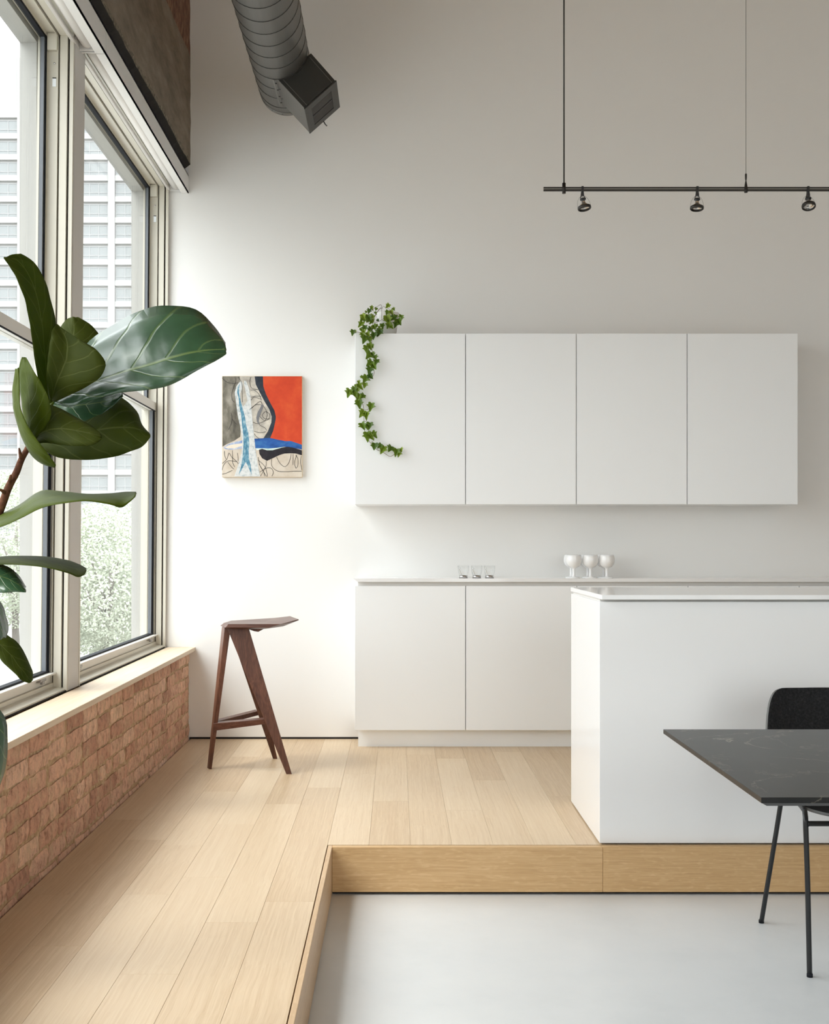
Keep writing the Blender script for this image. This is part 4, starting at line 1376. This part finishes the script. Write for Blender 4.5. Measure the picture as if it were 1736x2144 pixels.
LL = ['track spotlight nearest the left end of the rail, tilted to the right', 'middle track spotlight pointing down, left of the cable grip', 'track spotlight at the right edge, turned towards the room']
for i, (pxl, aim) in enumerate(((1219.5, (0.14, -0.12, -1)), (1460, (-0.05, -0.10, -1)), (1692, (-0.09, -0.42, -1)))):
    x = (pxl - CX) * TY / F
    r = empty('track_spotlight', (x, TY, RZ - 0.08))
    MB().box(x - 0.0045, x + 0.0045, TY - 0.008, TY + 0.008, RZ - 0.014, RZ + 0.0105, bevel=0.0015).hexa(
        [(x - 0.0065, TY - 0.006, RZ - 0.028), (x + 0.0065, TY - 0.006, RZ - 0.028), (x + 0.0065, TY + 0.006, RZ - 0.028), (x - 0.0065, TY + 0.006, RZ - 0.028),
         (x - 0.0048, TY - 0.006, RZ - 0.013), (x + 0.0048, TY - 0.006, RZ - 0.013), (x + 0.0048, TY + 0.006, RZ - 0.013), (x - 0.0048, TY + 0.006, RZ - 0.013)]).build('rail_clip', M['black_metal'], r)
    a = Vector(aim).normalized()
    o0 = Vector((x, TY, RZ - 0.026))
    side = a.cross(Vector((0, 1, 0))).normalized()
    yk = MB()
    for s in (-1, 1):
        yk.tube([o0 + side * 0.004 * s, o0 + side * 0.0085 * s + a * 0.007, o0 + side * 0.0085 * s + a * 0.015], 0.0017, 8)
    yk.lathe([(0, 0.0125), (0.0118, 0.0125), (0.0122, 0.0145), (0.0122, 0.0170), (0.011, 0.0185), (0, 0.0185)], o0, 18, axis=a)
    yk.build('socket', M['black_metal'], r)
    MB().lathe([(0.0, 0.018), (0.0070, 0.018), (0.0075, 0.028), (0.0095, 0.033), (0.0150, 0.038), (0.0205, 0.044), (0.0235, 0.050), (0.0215, 0.050), (0.018, 0.045), (0.010, 0.040), (0.0, 0.037)], o0, 24, axis=a).build('reflector_bulb', M['bulb_glass'], r)
    MB().lathe([(0.0205, 0.0445), (0.0262, 0.046), (0.0272, 0.049), (0.0268, 0.0555), (0.0240, 0.0580), (0.0228, 0.0560), (0.0228, 0.048)], o0, 28, axis=a).build('ring', M['track'], r)
    MB().lathe([(0.0, 0.0535), (0.0228, 0.0535), (0.0228, 0.0545), (0.0, 0.0545)], o0, 24, axis=a).build('lens', M['cup_glass'], r)
    wire = [o0 + side * 0.0262 * math.cos(t) + a * (0.047 - 0.046 * math.sin(t)) for t in [math.pi * k / 16 for k in range(17)]]
    MB().tube(wire, 0.0004, 6).build('wire_bail', M['track'], r)
    tag(r, LL[i], 'spotlight', 'spotlights on the track')

# ================================================================ POTTED IVY ON THE WALL CABINETS
iv = empty('potted_ivy', (-0.06, 6.40, UZ1))
pc = P(812.5, 697, 6.40)
pot = MB()
pot.lathe([(0.0, 0.006), (0.045, 0.006), (0.0605, 0.128), (0.0615, 0.130), (0.0600, 0.1315), (0.0565, 0.129), (0.055, 0.112), (0.0, 0.110)], (pc.x, 6.40, UZ1 + 0.0005), 40)
pot.build('pot', M['pot'], iv)
MB().lathe([(0, 0), (0.055, 0), (0.058, 0.008), (0.055, 0.008), (0.052, 0.004), (0, 0.004)], (pc.x, 6.40, UZ1 + 0.0003), 36).build('saucer', M['pot'], iv)
MB().lathe([(0.0, 0.112), (0.055, 0.112), (0.0, 0.119)], (pc.x, 6.40, UZ1), 28).build('soil', M['soil'], iv)


def ivy_leaf_mesh(seed):
    r = random.Random(seed)
    # outline of a five-lobed ivy leaf, stalk at the origin, tip at -Z, unit length
    out = [(0.0, 0.0), (0.14, 0.10), (0.34, 0.10), (0.40, -0.02), (0.34, -0.18), (0.56, -0.30), (0.34, -0.42), (0.24, -0.52), (0.10, -0.82), (0.0, -1.0)]
    right = [(x * (1 + r.uniform(-.08, .08)), z * (1 + r.uniform(-.05, .05))) for x, z in out]
    left = [(-x * (1 + r.uniform(-.08, .08)), z) for x, z in right[1:-1]]
    fold = r.uniform(0.10, 0.28)
    bm = bmesh.new()
    mid = [bm.verts.new((0, 0.03, -0.22)), bm.verts.new((0, 0.02, -0.55))]
    vr = [bm.verts.new((x, -fold * abs(x) + (-0.10 * max(0, -z - 0.5)), z)) for x, z in right]
    vl = [bm.verts.new((x, -fold * abs(x) + (-0.10 * max(0, -z - 0.5)), z)) for x, z in left]
    for V in (vr, [vr[0]] + vl + [vr[-1]]):
        for i in range(len(V) - 1):
            m = mid[0] if i < 4 else mid[1]
            bm.faces.new((V[i], V[i + 1], m))
            if i == 4:
                bm.faces.new((V[i], mid[1], mid[0])) if False else None
        bm.faces.new((V[4], mid[1], mid[0]))
    for f in bm.faces:
        f.smooth = True
    me = bpy.data.meshes.new('leaf')
    bm.to_mesh(me)
    bm.free()
    me.materials.append(M['ivy'])
    return me


IVM = [ivy_leaf_mesh(i) for i in range(5)]
TOPS = [(665, 125, 60), (470, 150, 55), (520, 165, 40), (430, 190, 60), (515, 215, 40), (395, 200, 30), (340, 290, 65), (405, 265, 55), (435, 300, 40), (490, 310, 40), (545, 305, 35),
        (330, 355, 80), (380, 405, 75), (340, 430, 55), (440, 430, 80), (510, 395, 80), (430, 480, 70), (500, 500, 90), (555, 460, 85), (600, 375, 60), (565, 395, 40), (660, 205, 55),
        (715, 205, 60), (670, 300, 110), (720, 280, 70), (760, 260, 50), (830, 270, 65), (815, 330, 95), (770, 355, 80), (720, 390, 55), (230, 455, 65), (265, 440, 30), (740, 165, 40)]
HANG = [(375, 540, 80), (435, 545, 65), (445, 625, 65), (405, 660, 75), (485, 630, 45), (420, 745, 85), (480, 730, 50), (510, 770, 55), (435, 840, 75), (520, 825, 65), (500, 880, 75), (440, 930, 80),
        (455, 1000, 60), (385, 1035, 75), (345, 1010, 35), (308, 1072, 35), (320, 1125, 75), (378, 1113, 55), (262, 1120, 30), (235, 1170, 65), (175, 1210, 85), (255, 1220, 85), (285, 1175, 50),
        (305, 1265, 75), (345, 1255, 60), (310, 1350, 85), (455, 1385, 85), (345, 1465, 75), (415, 1500, 80), (385, 1470, 45), (360, 1630, 85), (405, 1630, 60), (440, 1620, 70), (415, 1750, 90),
        (460, 1755, 70), (500, 1730, 75), (505, 1880, 75), (565, 1870, 55), (605, 1925, 90), (685, 1910, 75), (770, 1950, 75), (805, 1970, 55), (840, 1925, 50)]


def IP(cx, cy, Y):
    return P(700 + cx / 5.956, 620 + cy / 5.956, Y)


rng = random.Random(21)
TOPS += [(rng.uniform(320, 560), rng.uniform(250, 500), rng.uniform(40, 75)) for _ in range(16)] + [(rng.uniform(640, 820), rng.uniform(210, 380), rng.uniform(45, 80)) for _ in range(2)]
for lst, hang in ((TOPS, False), (HANG, True)):
    for (cx, cy, s) in lst:
        if hang or cy > 440:
            Y = UY - 0.022 - rng.random() * 0.018
        else:
            Y = 6.335 - rng.random() * 0.04 if cx > 560 else 6.345 - rng.random() * 0.07
        size = s / 5.956 * Y / F * (1.42 if hang else 1.22)
        c = IP(cx, cy, Y)
        o = link('leaf', rng.choice(IVM), None, iv)
        tilt = rng.uniform(-0.75, 0.75)
        o.rotation_euler = (rng.uniform(-0.5, 0.25), tilt, rng.uniform(-0.5, 0.5))
        o.scale = (size * rng.uniform(0.85, 1.1), size, size)
        # stalk end sits above the centre of the blade
        o.location = c + Matrix.Rotation(tilt, 3, 'Y') @ Vector((0, 0, size * 0.42))
MAIN = [(600, 150, 6.36), (555, 170, 6.33), (500, 270, 6.30), (470, 380, 6.285), (464, 470, 6.262), (468, 560, 6.268), (470, 660, 6.272), (490, 780, 6.272), (484, 880, 6.272), (497, 950, 6.27), (480, 1000, 6.27),
        (430, 1040, 6.27), (350, 1080, 6.268), (265, 1135, 6.262), (300, 1210, 6.266), (340, 1300, 6.27), (365, 1400, 6.272), (370, 1550, 6.272), (380, 1690, 6.272), (440, 1815, 6.272), (520, 1905, 6.272),
        (620, 1955, 6.27), (695, 2000, 6.27), (760, 1965, 6.268), (815, 1925, 6.266)]
MB().tube(smooth_path([IP(*p) for p in MAIN], 5), 0.0012, 6).build('vine', M['vine'], iv)
for pts in ([(600, 150, 6.36), (580, 108, 6.33), (545, 125, 6.32), (480, 165, 6.31), (430, 220, 6.30), (410, 300, 6.29), (440, 350, 6.29)],
            [(590, 140, 6.35), (592, 200, 6.325), (600, 300, 6.33), (660, 310, 6.32)], [(610, 130, 6.36), (680, 160, 6.32), (730, 230, 6.315), (780, 330, 6.315)],
            [(470, 330, 6.29), (540, 320, 6.30), (600, 290, 6.32)], [(320, 455, 6.26), (270, 445, 6.25), (235, 450, 6.25)], [(580, 140, 6.34), (530, 210, 6.31), (470, 290, 6.30)],
            [(370, 1415, 6.27), (410, 1415, 6.262), (450, 1390, 6.255)], [(368, 1560, 6.27), (400, 1558, 6.265), (415, 1510, 6.258)], [(385, 1700, 6.27), (425, 1690, 6.265), (440, 1640, 6.256)], [(455, 1825, 6.27), (490, 1800, 6.265), (500, 1745, 6.256)]):
    MB().tube(smooth_path([IP(*p) for p in pts], 5), 0.0010, 6).build('vine', M['vine'], iv)
tag(iv, 'ivy in a white pot on the wall cabinets, one long vine trailing down the door', 'plant')

# ================================================================ FIDDLE-LEAF FIG
fg = empty('fiddle_leaf_fig', (-0.915, 2.40, 0))
fig_pot = MB().lathe([(0, 0), (0.115, 0), (0.125, 0.01), (0.150, 0.30), (0.152, 0.31), (0.142, 0.31), (0.138, 0.27), (0, 0.27)], (-0.985, 2.40, 0.0), 36)
fig_pot.build('planter', M['pot_dark'], fg)
MB().lathe([(0, 0.272), (0.138, 0.272), (0, 0.28)], (-0.985, 2.40, 0.0), 24).build('soil', M['soil'], fg)


def fig_leaf(stations, mat, thick=0.0011, name='leaf', cup=0.0):
    """stations from base to tip: (mid, edge A, edge B), each (px, py, Y)"""
    pts = [[P(*q) for q in s] for s in stations]
    A = smooth_path([s[1] for s in pts], 4)
    Mi = smooth_path([s[0] for s in pts], 4)
    B = smooth_path([s[2] for s in pts], 4)
    bm = bmesh.new()
    uvl = bm.loops.layers.uv.new('UVMap')
    nc = 9
    rows = []
    for i in range(len(Mi)):
        row = []
        for k in range(nc):
            s = -1 + 2 * k / (nc - 1)
            e = A[i] if s < 0 else B[i]
            t = abs(s)
            p = Mi[i].lerp(e, t)
            # bulge each half a little out of plane, like a real fig leaf
            wv = math.sin(math.pi * t)
            d = (e - Mi[i]).length
            p = p + Vector((0, -1, 0)) * (wv * d * 0.10 + cup * t * t * d)
            p = p + Vector((0, 1, 0)) * (0.006 * noise.noise(Vector((i * 0.35, k * 0.6, stations[0][0][0] * 0.01))))
            row.append((bm.verts.new(p), (k / (nc - 1), i / (len(Mi) - 1))))
        rows.append(row)
    for i in range(len(rows) - 1):
        for k in range(nc - 1):
            q = [rows[i][k], rows[i][k + 1], rows[i + 1][k + 1], rows[i + 1][k]]
            f = bm.faces.new([v for v, _ in q])
            f.smooth = True
            for lp, (_, uv) in zip(f.loops, q):
                lp[uvl].uv = uv
    me = bpy.data.meshes.new(name)
    bm.to_mesh(me)
    bm.free()
    me.materials.append(M[mat])
    o = link(name, me, None, fg)
    so = o.modifiers.new('thickness', 'SOLIDIFY')
    so.thickness = thick
    so.offset = 0
    return o


def lf(mid, a, b, mat, ya=0.0, yb=0.0, **kw):
    """mid: (px,py,Y) list; a, b: (px,py) lists; ya, yb: depth offset of the two edges at full width"""
    n = len(mid)
    st_ = []
    for i in range(n):
        k = math.sin(math.pi * min(1.0, (i + 0.3) / n))
        st_.append((mid[i], (*a[i], mid[i][2] + ya * k), (*b[i], mid[i][2] + yb * k)))
    return fig_leaf(st_, mat, **kw)


# big glossy leaf to the right
lf([(112, 840, 2.42), (165, 815, 2.41), (210, 797, 2.40), (260, 780, 2.39), (310, 766, 2.385), (360, 750, 2.38), (410, 738, 2.38), (447, 733, 2.385), (474, 732, 2.39)],
   [(112, 838), (150, 775), (188, 714), (245, 676), (300, 648), (354, 640), (410, 648), (449, 684), (472, 718)],
   [(112, 842), (140, 852), (184, 840), (250, 822), (315, 816), (365, 802), (415, 774), (449, 757), (474, 741)], 'fig_top', ya=0.13, yb=-0.05)
# small leaf behind it
lf([(140, 790, 2.52), (148, 750, 2.53), (152, 715, 2.54), (155, 685, 2.55), (155, 664, 2.56)],
   [(128, 785), (120, 745), (121, 700), (134, 674), (150, 664)], [(150, 795), (190, 760), (212, 715), (193, 683), (165, 665)], 'fig_under', ya=0.02, yb=0.03)
# tall upright leaf
lf([(102, 838, 2.40), (98, 790, 2.39), (93, 730, 2.385), (87, 670, 2.38), (76, 615, 2.37), (58, 572, 2.35), (36, 545, 2.33), (12, 538, 2.31)],
   [(95, 836), (82, 800), (72, 745), (63, 680), (51, 625), (36, 585), (20, 558), (8, 540)],
   [(112, 838), (120, 790), (122, 735), (116, 675), (106, 625), (90, 580), (70, 548), (44, 531)], 'fig_under', ya=-0.05, yb=0.04)
# olive inner leaf turned to the camera
lf([(108, 838, 2.36), (118, 805, 2.34), (130, 775, 2.335), (140, 745, 2.34), (140, 715, 2.35), (130, 692, 2.36), (122, 680, 2.37)],
   [(104, 834), (98, 800), (99, 765), (102, 735), (106, 705), (111, 688), (118, 678)],
   [(116, 842), (165, 818), (204, 795), (221, 765), (205, 735), (168, 712), (130, 689)], 'fig_under', ya=-0.02, yb=-0.03)
# leaf hanging to the lower right
lf([(78, 930, 2.42), (130, 916, 2.42), (180, 905, 2.415), (230, 897, 2.41), (275, 896, 2.405), (300, 903, 2.40), (315, 911, 2.40)],
   [(84, 918), (135, 893), (190, 862), (245, 831), (285, 860), (298, 890), (313, 907)],
   [(84, 938), (122, 958), (180, 963), (235, 957), (275, 945), (300, 933), (315, 915)], 'fig_under', ya=0.10, yb=-0.03)
# shadowed leaf between them
lf([(108, 850, 2.47), (150, 850, 2.47), (195, 845, 2.47), (235, 838, 2.47), (258, 828, 2.47)],
   [(108, 838), (150, 828), (195, 822), (235, 822), (257, 823)], [(105, 858), (140, 885), (180, 890), (222, 862), (256, 833)], 'fig_top', ya=0.02, yb=-0.02)
# front cup: right lobe and upright left lobe
lf([(60, 930, 2.33), (90, 905, 2.31), (125, 898, 2.30), (160, 902, 2.295), (190, 908, 2.295), (213, 914, 2.30)],
   [(62, 920), (85, 850), (118, 852), (158, 873), (192, 892), (211, 908)], [(64, 936), (90, 927), (130, 932), (170, 934), (198, 931), (212, 919)], 'fig_under', ya=0.05, yb=-0.03)
lf([(58, 930, 2.33), (62, 890, 2.32), (62, 850, 2.315), (58, 810, 2.315), (52, 775, 2.32), (50, 748, 2.33)],
   [(52, 926), (50, 890), (46, 850), (42, 812), (39, 780), (47, 748)], [(68, 930), (104, 878), (103, 838), (88, 805), (72, 778), (54, 748)], 'fig_young', ya=0.03, yb=-0.03)
# narrow outer leaf on the left
lf([(36, 772, 2.28), (33, 820, 2.27), (36, 860, 2.265), (49, 905, 2.26), (68, 940, 2.26), (95, 964, 2.265), (116, 977, 2.27)],
   [(32, 772), (27, 820), (28, 855), (42, 905), (60, 945), (86, 970), (115, 979)], [(40, 770), (41, 815), (44, 855), (60, 895), (85, 930), (104, 955), (117, 974)], 'fig_young', ya=0.06, yb=-0.02)
# long leaf seen edge-on
lf([(-45, 1112, 2.36), (0, 1092, 2.34), (40, 1070, 2.33), (85, 1046, 2.32), (130, 1042, 2.31), (180, 1041, 2.31), (230, 1043, 2.31), (262, 1043, 2.31), (286, 1033, 2.32)],
   [(-45, 1108), (0, 1078), (40, 1057), (85, 1028), (130, 1029), (180, 1034), (230, 1033), (262, 1030), (285, 1030)],
   [(-45, 1116), (0, 1104), (40, 1087), (85, 1064), (130, 1054), (180, 1049), (230, 1056), (256, 1062), (284, 1039)], 'fig_young', ya=0.16, yb=-0.10)
lf([(-50, 1182, 2.34), (0, 1174, 2.33), (50, 1172, 2.32), (100, 1177, 2.31), (140, 1186, 2.31), (168, 1194, 2.31), (182, 1194, 2.31)],
   [(-50, 1178), (0, 1166), (50, 1164), (100, 1166), (140, 1173), (168, 1183), (181, 1191)], [(-50, 1186), (0, 1182), (50, 1183), (100, 1189), (140, 1199), (164, 1208), (178, 1202)], 'fig_under', ya=0.14, yb=-0.10)
lf([(-60, 1190, 2.26), (-25, 1200, 2.25), (10, 1210, 2.25), (35, 1222, 2.25), (55, 1236, 2.25)],
   [(-58, 1180), (-22, 1178), (14, 1186), (38, 1204), (54, 1229)], [(-60, 1205), (-28, 1236), (8, 1241), (32, 1239), (54, 1240)], 'fig_top', ya=0.06, yb=-0.03)
lf([(-50, 1220, 2.22), (-25, 1250, 2.21), (-8, 1285, 2.205), (2, 1315, 2.205), (6, 1336, 2.21)],
   [(-70, 1235), (-50, 1270), (-30, 1310), (-15, 1335), (2, 1340)], [(-35, 1215), (0, 1258), (13, 1290), (17, 1318), (12, 1336)], 'fig_top', ya=-0.03, yb=0.05)
lf([(-40, 1310, 2.27), (-5, 1345, 2.26), (20, 1370, 2.255), (42, 1398, 2.25), (58, 1418, 2.25), (66, 1428, 2.25)],
   [(-30, 1300), (15, 1329), (38, 1348), (55, 1376), (67, 1405), (68, 1424)], [(-48, 1320), (-12, 1362), (8, 1388), (30, 1410), (48, 1426), (62, 1430)], 'fig_under', ya=0.04, yb=-0.02)
lf([(-45, 1460, 2.2), (-25, 1510, 2.19), (-16, 1560, 2.185), (-14, 1610, 2.185), (-12, 1668, 2.19)],
   [(-55, 1470), (-60, 1520), (-58, 1570), (-45, 1620), (-16, 1668)], [(-30, 1460), (8, 1497), (16, 1545), (10, 1610), (-8, 1666)], 'fig_top', ya=-0.03, yb=0.05)
# stem, branch and trunk
branch = [P(-70, 1240, 2.40), P(-30, 1140, 2.40), P(0, 1068, 2.395), P(18, 1020, 2.39), P(34, 990, 2.385), P(45, 962, 2.38), P(62, 930, 2.375), P(98, 850, 2.38)]
MB().tube(smooth_path(branch, 5), [0.010 - 0.005 * i / 35 for i in range(36)], 10).build('branch', M['fig_bark'], fg)
for q in ([P(20, 1015, 2.39), P(21, 1003, 2.37), P(23, 994, 2.365)], [P(45, 962, 2.38), P(42, 948, 2.36), P(40, 938, 2.355)], [P(12, 1034, 2.39), P(4, 1027, 2.375), P(-6, 1024, 2.365)]):
    MB().tube(smooth_path(q, 4), [0.005 - 0.0035 * i / (4 * (len(q) - 1)) for i in range(4 * (len(q) - 1) + 1)], 8).build('bud', M['fig_bark'], fg)
trunk = [(-0.985, 2.40, 0.27), (-0.975, 2.40, 0.5), (-0.955, 2.405, 0.75), tuple(P(-70, 1240, 2.40))]
MB().tube(smooth_path(trunk, 6), [0.018 - 0.006 * i / 18 for i in range(19)], 12).build('trunk', M['fig_bark'], fg)
for a, b_ in ((P(-45, 1112, 2.36), P(-50, 1190, 2.40)), (P(-50, 1182, 2.34), P(-75, 1230, 2.4)), (P(-60, 1190, 2.26), P(-78, 1245, 2.4)), (P(-50, 1220, 2.22), P(-85, 1280, 2.4)), (P(-40, 1310, 2.27), P(-92, 1330, 2.4)), (P(-45, 1460, 2.2), P(-110, 1460, 2.4)),
              (P(78, 930, 2.42), P(64, 928, 2.378)), (P(140, 790, 2.52), P(104, 842, 2.38)), (P(112, 840, 2.42), P(98, 850, 2.38)), (P(36, 772, 2.28), P(58, 930, 2.375))):
    if (a - b_).length < 0.16:
        MB().tube([a, (a + b_) / 2 + Vector((0, 0, -0.008)), b_], 0.0035, 8).build('leaf_stalk', M['fig_young'], fg)
tag(fg, 'fiddle-leaf fig with large green leaves reaching in before the windows', 'plant')

# ================================================================ OUTSIDE
STREET = -3.3
struct(MB().box(-260, 120, -120, 330, STREET - 0.2, STREET).build('street', M['street']), 'pale street below the windows')
FY = 160.0
S = FY / F          # metres per pixel at the far tower
tw = empty('apartment_tower', (-50, FY + 8, STREET))
z_rows = [y for y in range(268, 1110, 44)]
UNITS = [(-22, 35), (168, 225), (242, 300)]
xw0, xw1 = (-140 - CX) * S, (420 - CX) * S
zt = H + (CY - 120) * S
tw_mb = MB().box(xw0, xw1, FY + 0.35, FY + 16, STREET, zt)
# floor bands and piers stand proud of the window bays
for y in z_rows:
    zc = H + (CY - y) * S
    tw_mb.box(xw0, xw1, FY, FY + 0.4, zc - 22 * S - 0.02, zc - 11 * S)
for a, b_ in ((-140, -24), (36.5, 166), (226.5, 240.5), (301.5, 420)):
    tw_mb.box((a - CX) * S, (b_ - CX) * S, FY - 0.12, FY + 0.4, STREET, zt)
tw_mb.box(xw0, xw1, FY, FY + 0.4, H + (CY - 246) * S, zt)
tw_mb.build('facade', M['far_wall'], tw)
wcache = {}
for y in z_rows:
    zc = H + (CY - y) * S
    for ui, (a, b_) in enumerate(UNITS):
        xa, xb = (a - CX) * S, (b_ - CX) * S
        h0, h1 = -10.5 * S, 17.0 * S
        if ui not in wcache:
            mb = MB()
            t = 0.09
            ww = xb - xa
            mb.box(0, ww, -0.05, 0.05, h0, h0 + t).box(0, ww, -0.05, 0.05, h1 - t, h1).box(0, ww, -0.05, 0.05, -3 * S, -3 * S + t)
            for q in range(4):
                mb.box(ww * q / 3 - t / 2, ww * q / 3 + t / 2, -0.05, 0.05, h0, h1)
            wo = mb.build('window', M['far_frame'], tw)
            pane = MB().box(0.05, ww / 3 - 0.05, 0.0, 0.03, h0 + t, h1 - t)
            po_ = pane.build('pane', M['far_pane'], wo)
            wcache[ui] = (wo.data, po_.data)
            for q in (1, 2):
                p2 = link('pane', po_.data, None, wo)
                p2.location = (ww * q / 3, 0, 0)
        else:
            wo = link('window', wcache[ui][0], None, tw)
            for q in range(3):
                p2 = link('pane', wcache[ui][1], None, wo)
                p2.location = ((xb - xa) * q / 3, 0, 0)
        wo.matrix_parent_inverse = tw.matrix_basis.inverted()
        wo.location = (xa, FY + 0.22, zc)
tag(tw, 'pale high-rise apartment tower with rows of windows, seen through the glass', 'building')


# street trees
def tree(x, y, h, r, seed, label):
    rg = random.Random(seed)
    root = empty('street_tree', (x, y, STREET))
    trunk = [(x, y, STREET), (x + rg.uniform(-.1, .1), y, STREET + h * 0.35), (x + rg.uniform(-.2, .2), y, STREET + h * 0.75)]
    mb = MB().tube(trunk, [0.16, 0.12, 0.05], 8)
    for k in range(7):
        a = rg.uniform(0, 6.28)
        z0 = STREET + h * rg.uniform(0.3, 0.5)
        mb.tube([(x, y, z0), (x + math.cos(a) * r * 0.7, y + math.sin(a) * r * 0.7, z0 + h * 0.3)], [0.06, 0.02], 6)
    mb.build('trunk', M['tree_bark'], root)
    vs, fs = [], []
    for k in range(24000):
        while True:
            v = Vector((rg.uniform(-1, 1), rg.uniform(-1, 1), rg.uniform(-1, 1)))
            if v.length < 1:
                break
        v = v.normalized() * (v.length ** 0.5)
        c = Vector((x + v.x * r, y + v.y * r, STREET + h * 0.60 + v.z * h * 0.40))
        c += Vector((1, 0, 0.6)) * noise.noise(c * 0.8) * 0.7
        sz = rg.uniform(0.035, 0.065)
        d1 = Vector((rg.gauss(0, 1), rg.gauss(0, 1), rg.gauss(0, 1))).normalized()
        d2 = d1.orthogonal().normalized()
        n0 = len(vs)
        vs += [c + d1 * sz, c + d2 * sz * 0.6, c - d1 * sz, c - d2 * sz * 0.6]
        fs.append((n0, n0 + 1, n0 + 2, n0 + 3))
    me = bpy.data.meshes.new('foliage')
    me.from_pydata(vs, [], fs)
    f = link('foliage', me, M['tree_leaf'], root)
    f['kind'] = 'stuff'
    tag(root, label, 'tree', 'street trees outside the windows')


tree(-10.2, 40, 5.9, 2.3, 1, 'pale street tree outside the lower left of the far window')
tree(-9.0, 36, 5.2, 1.8, 2, 'pale street tree outside the middle of the far window')
tree(-14.4, 44, 7.2, 2.6, 3, 'pale street tree outside the near window, behind the fig leaves')
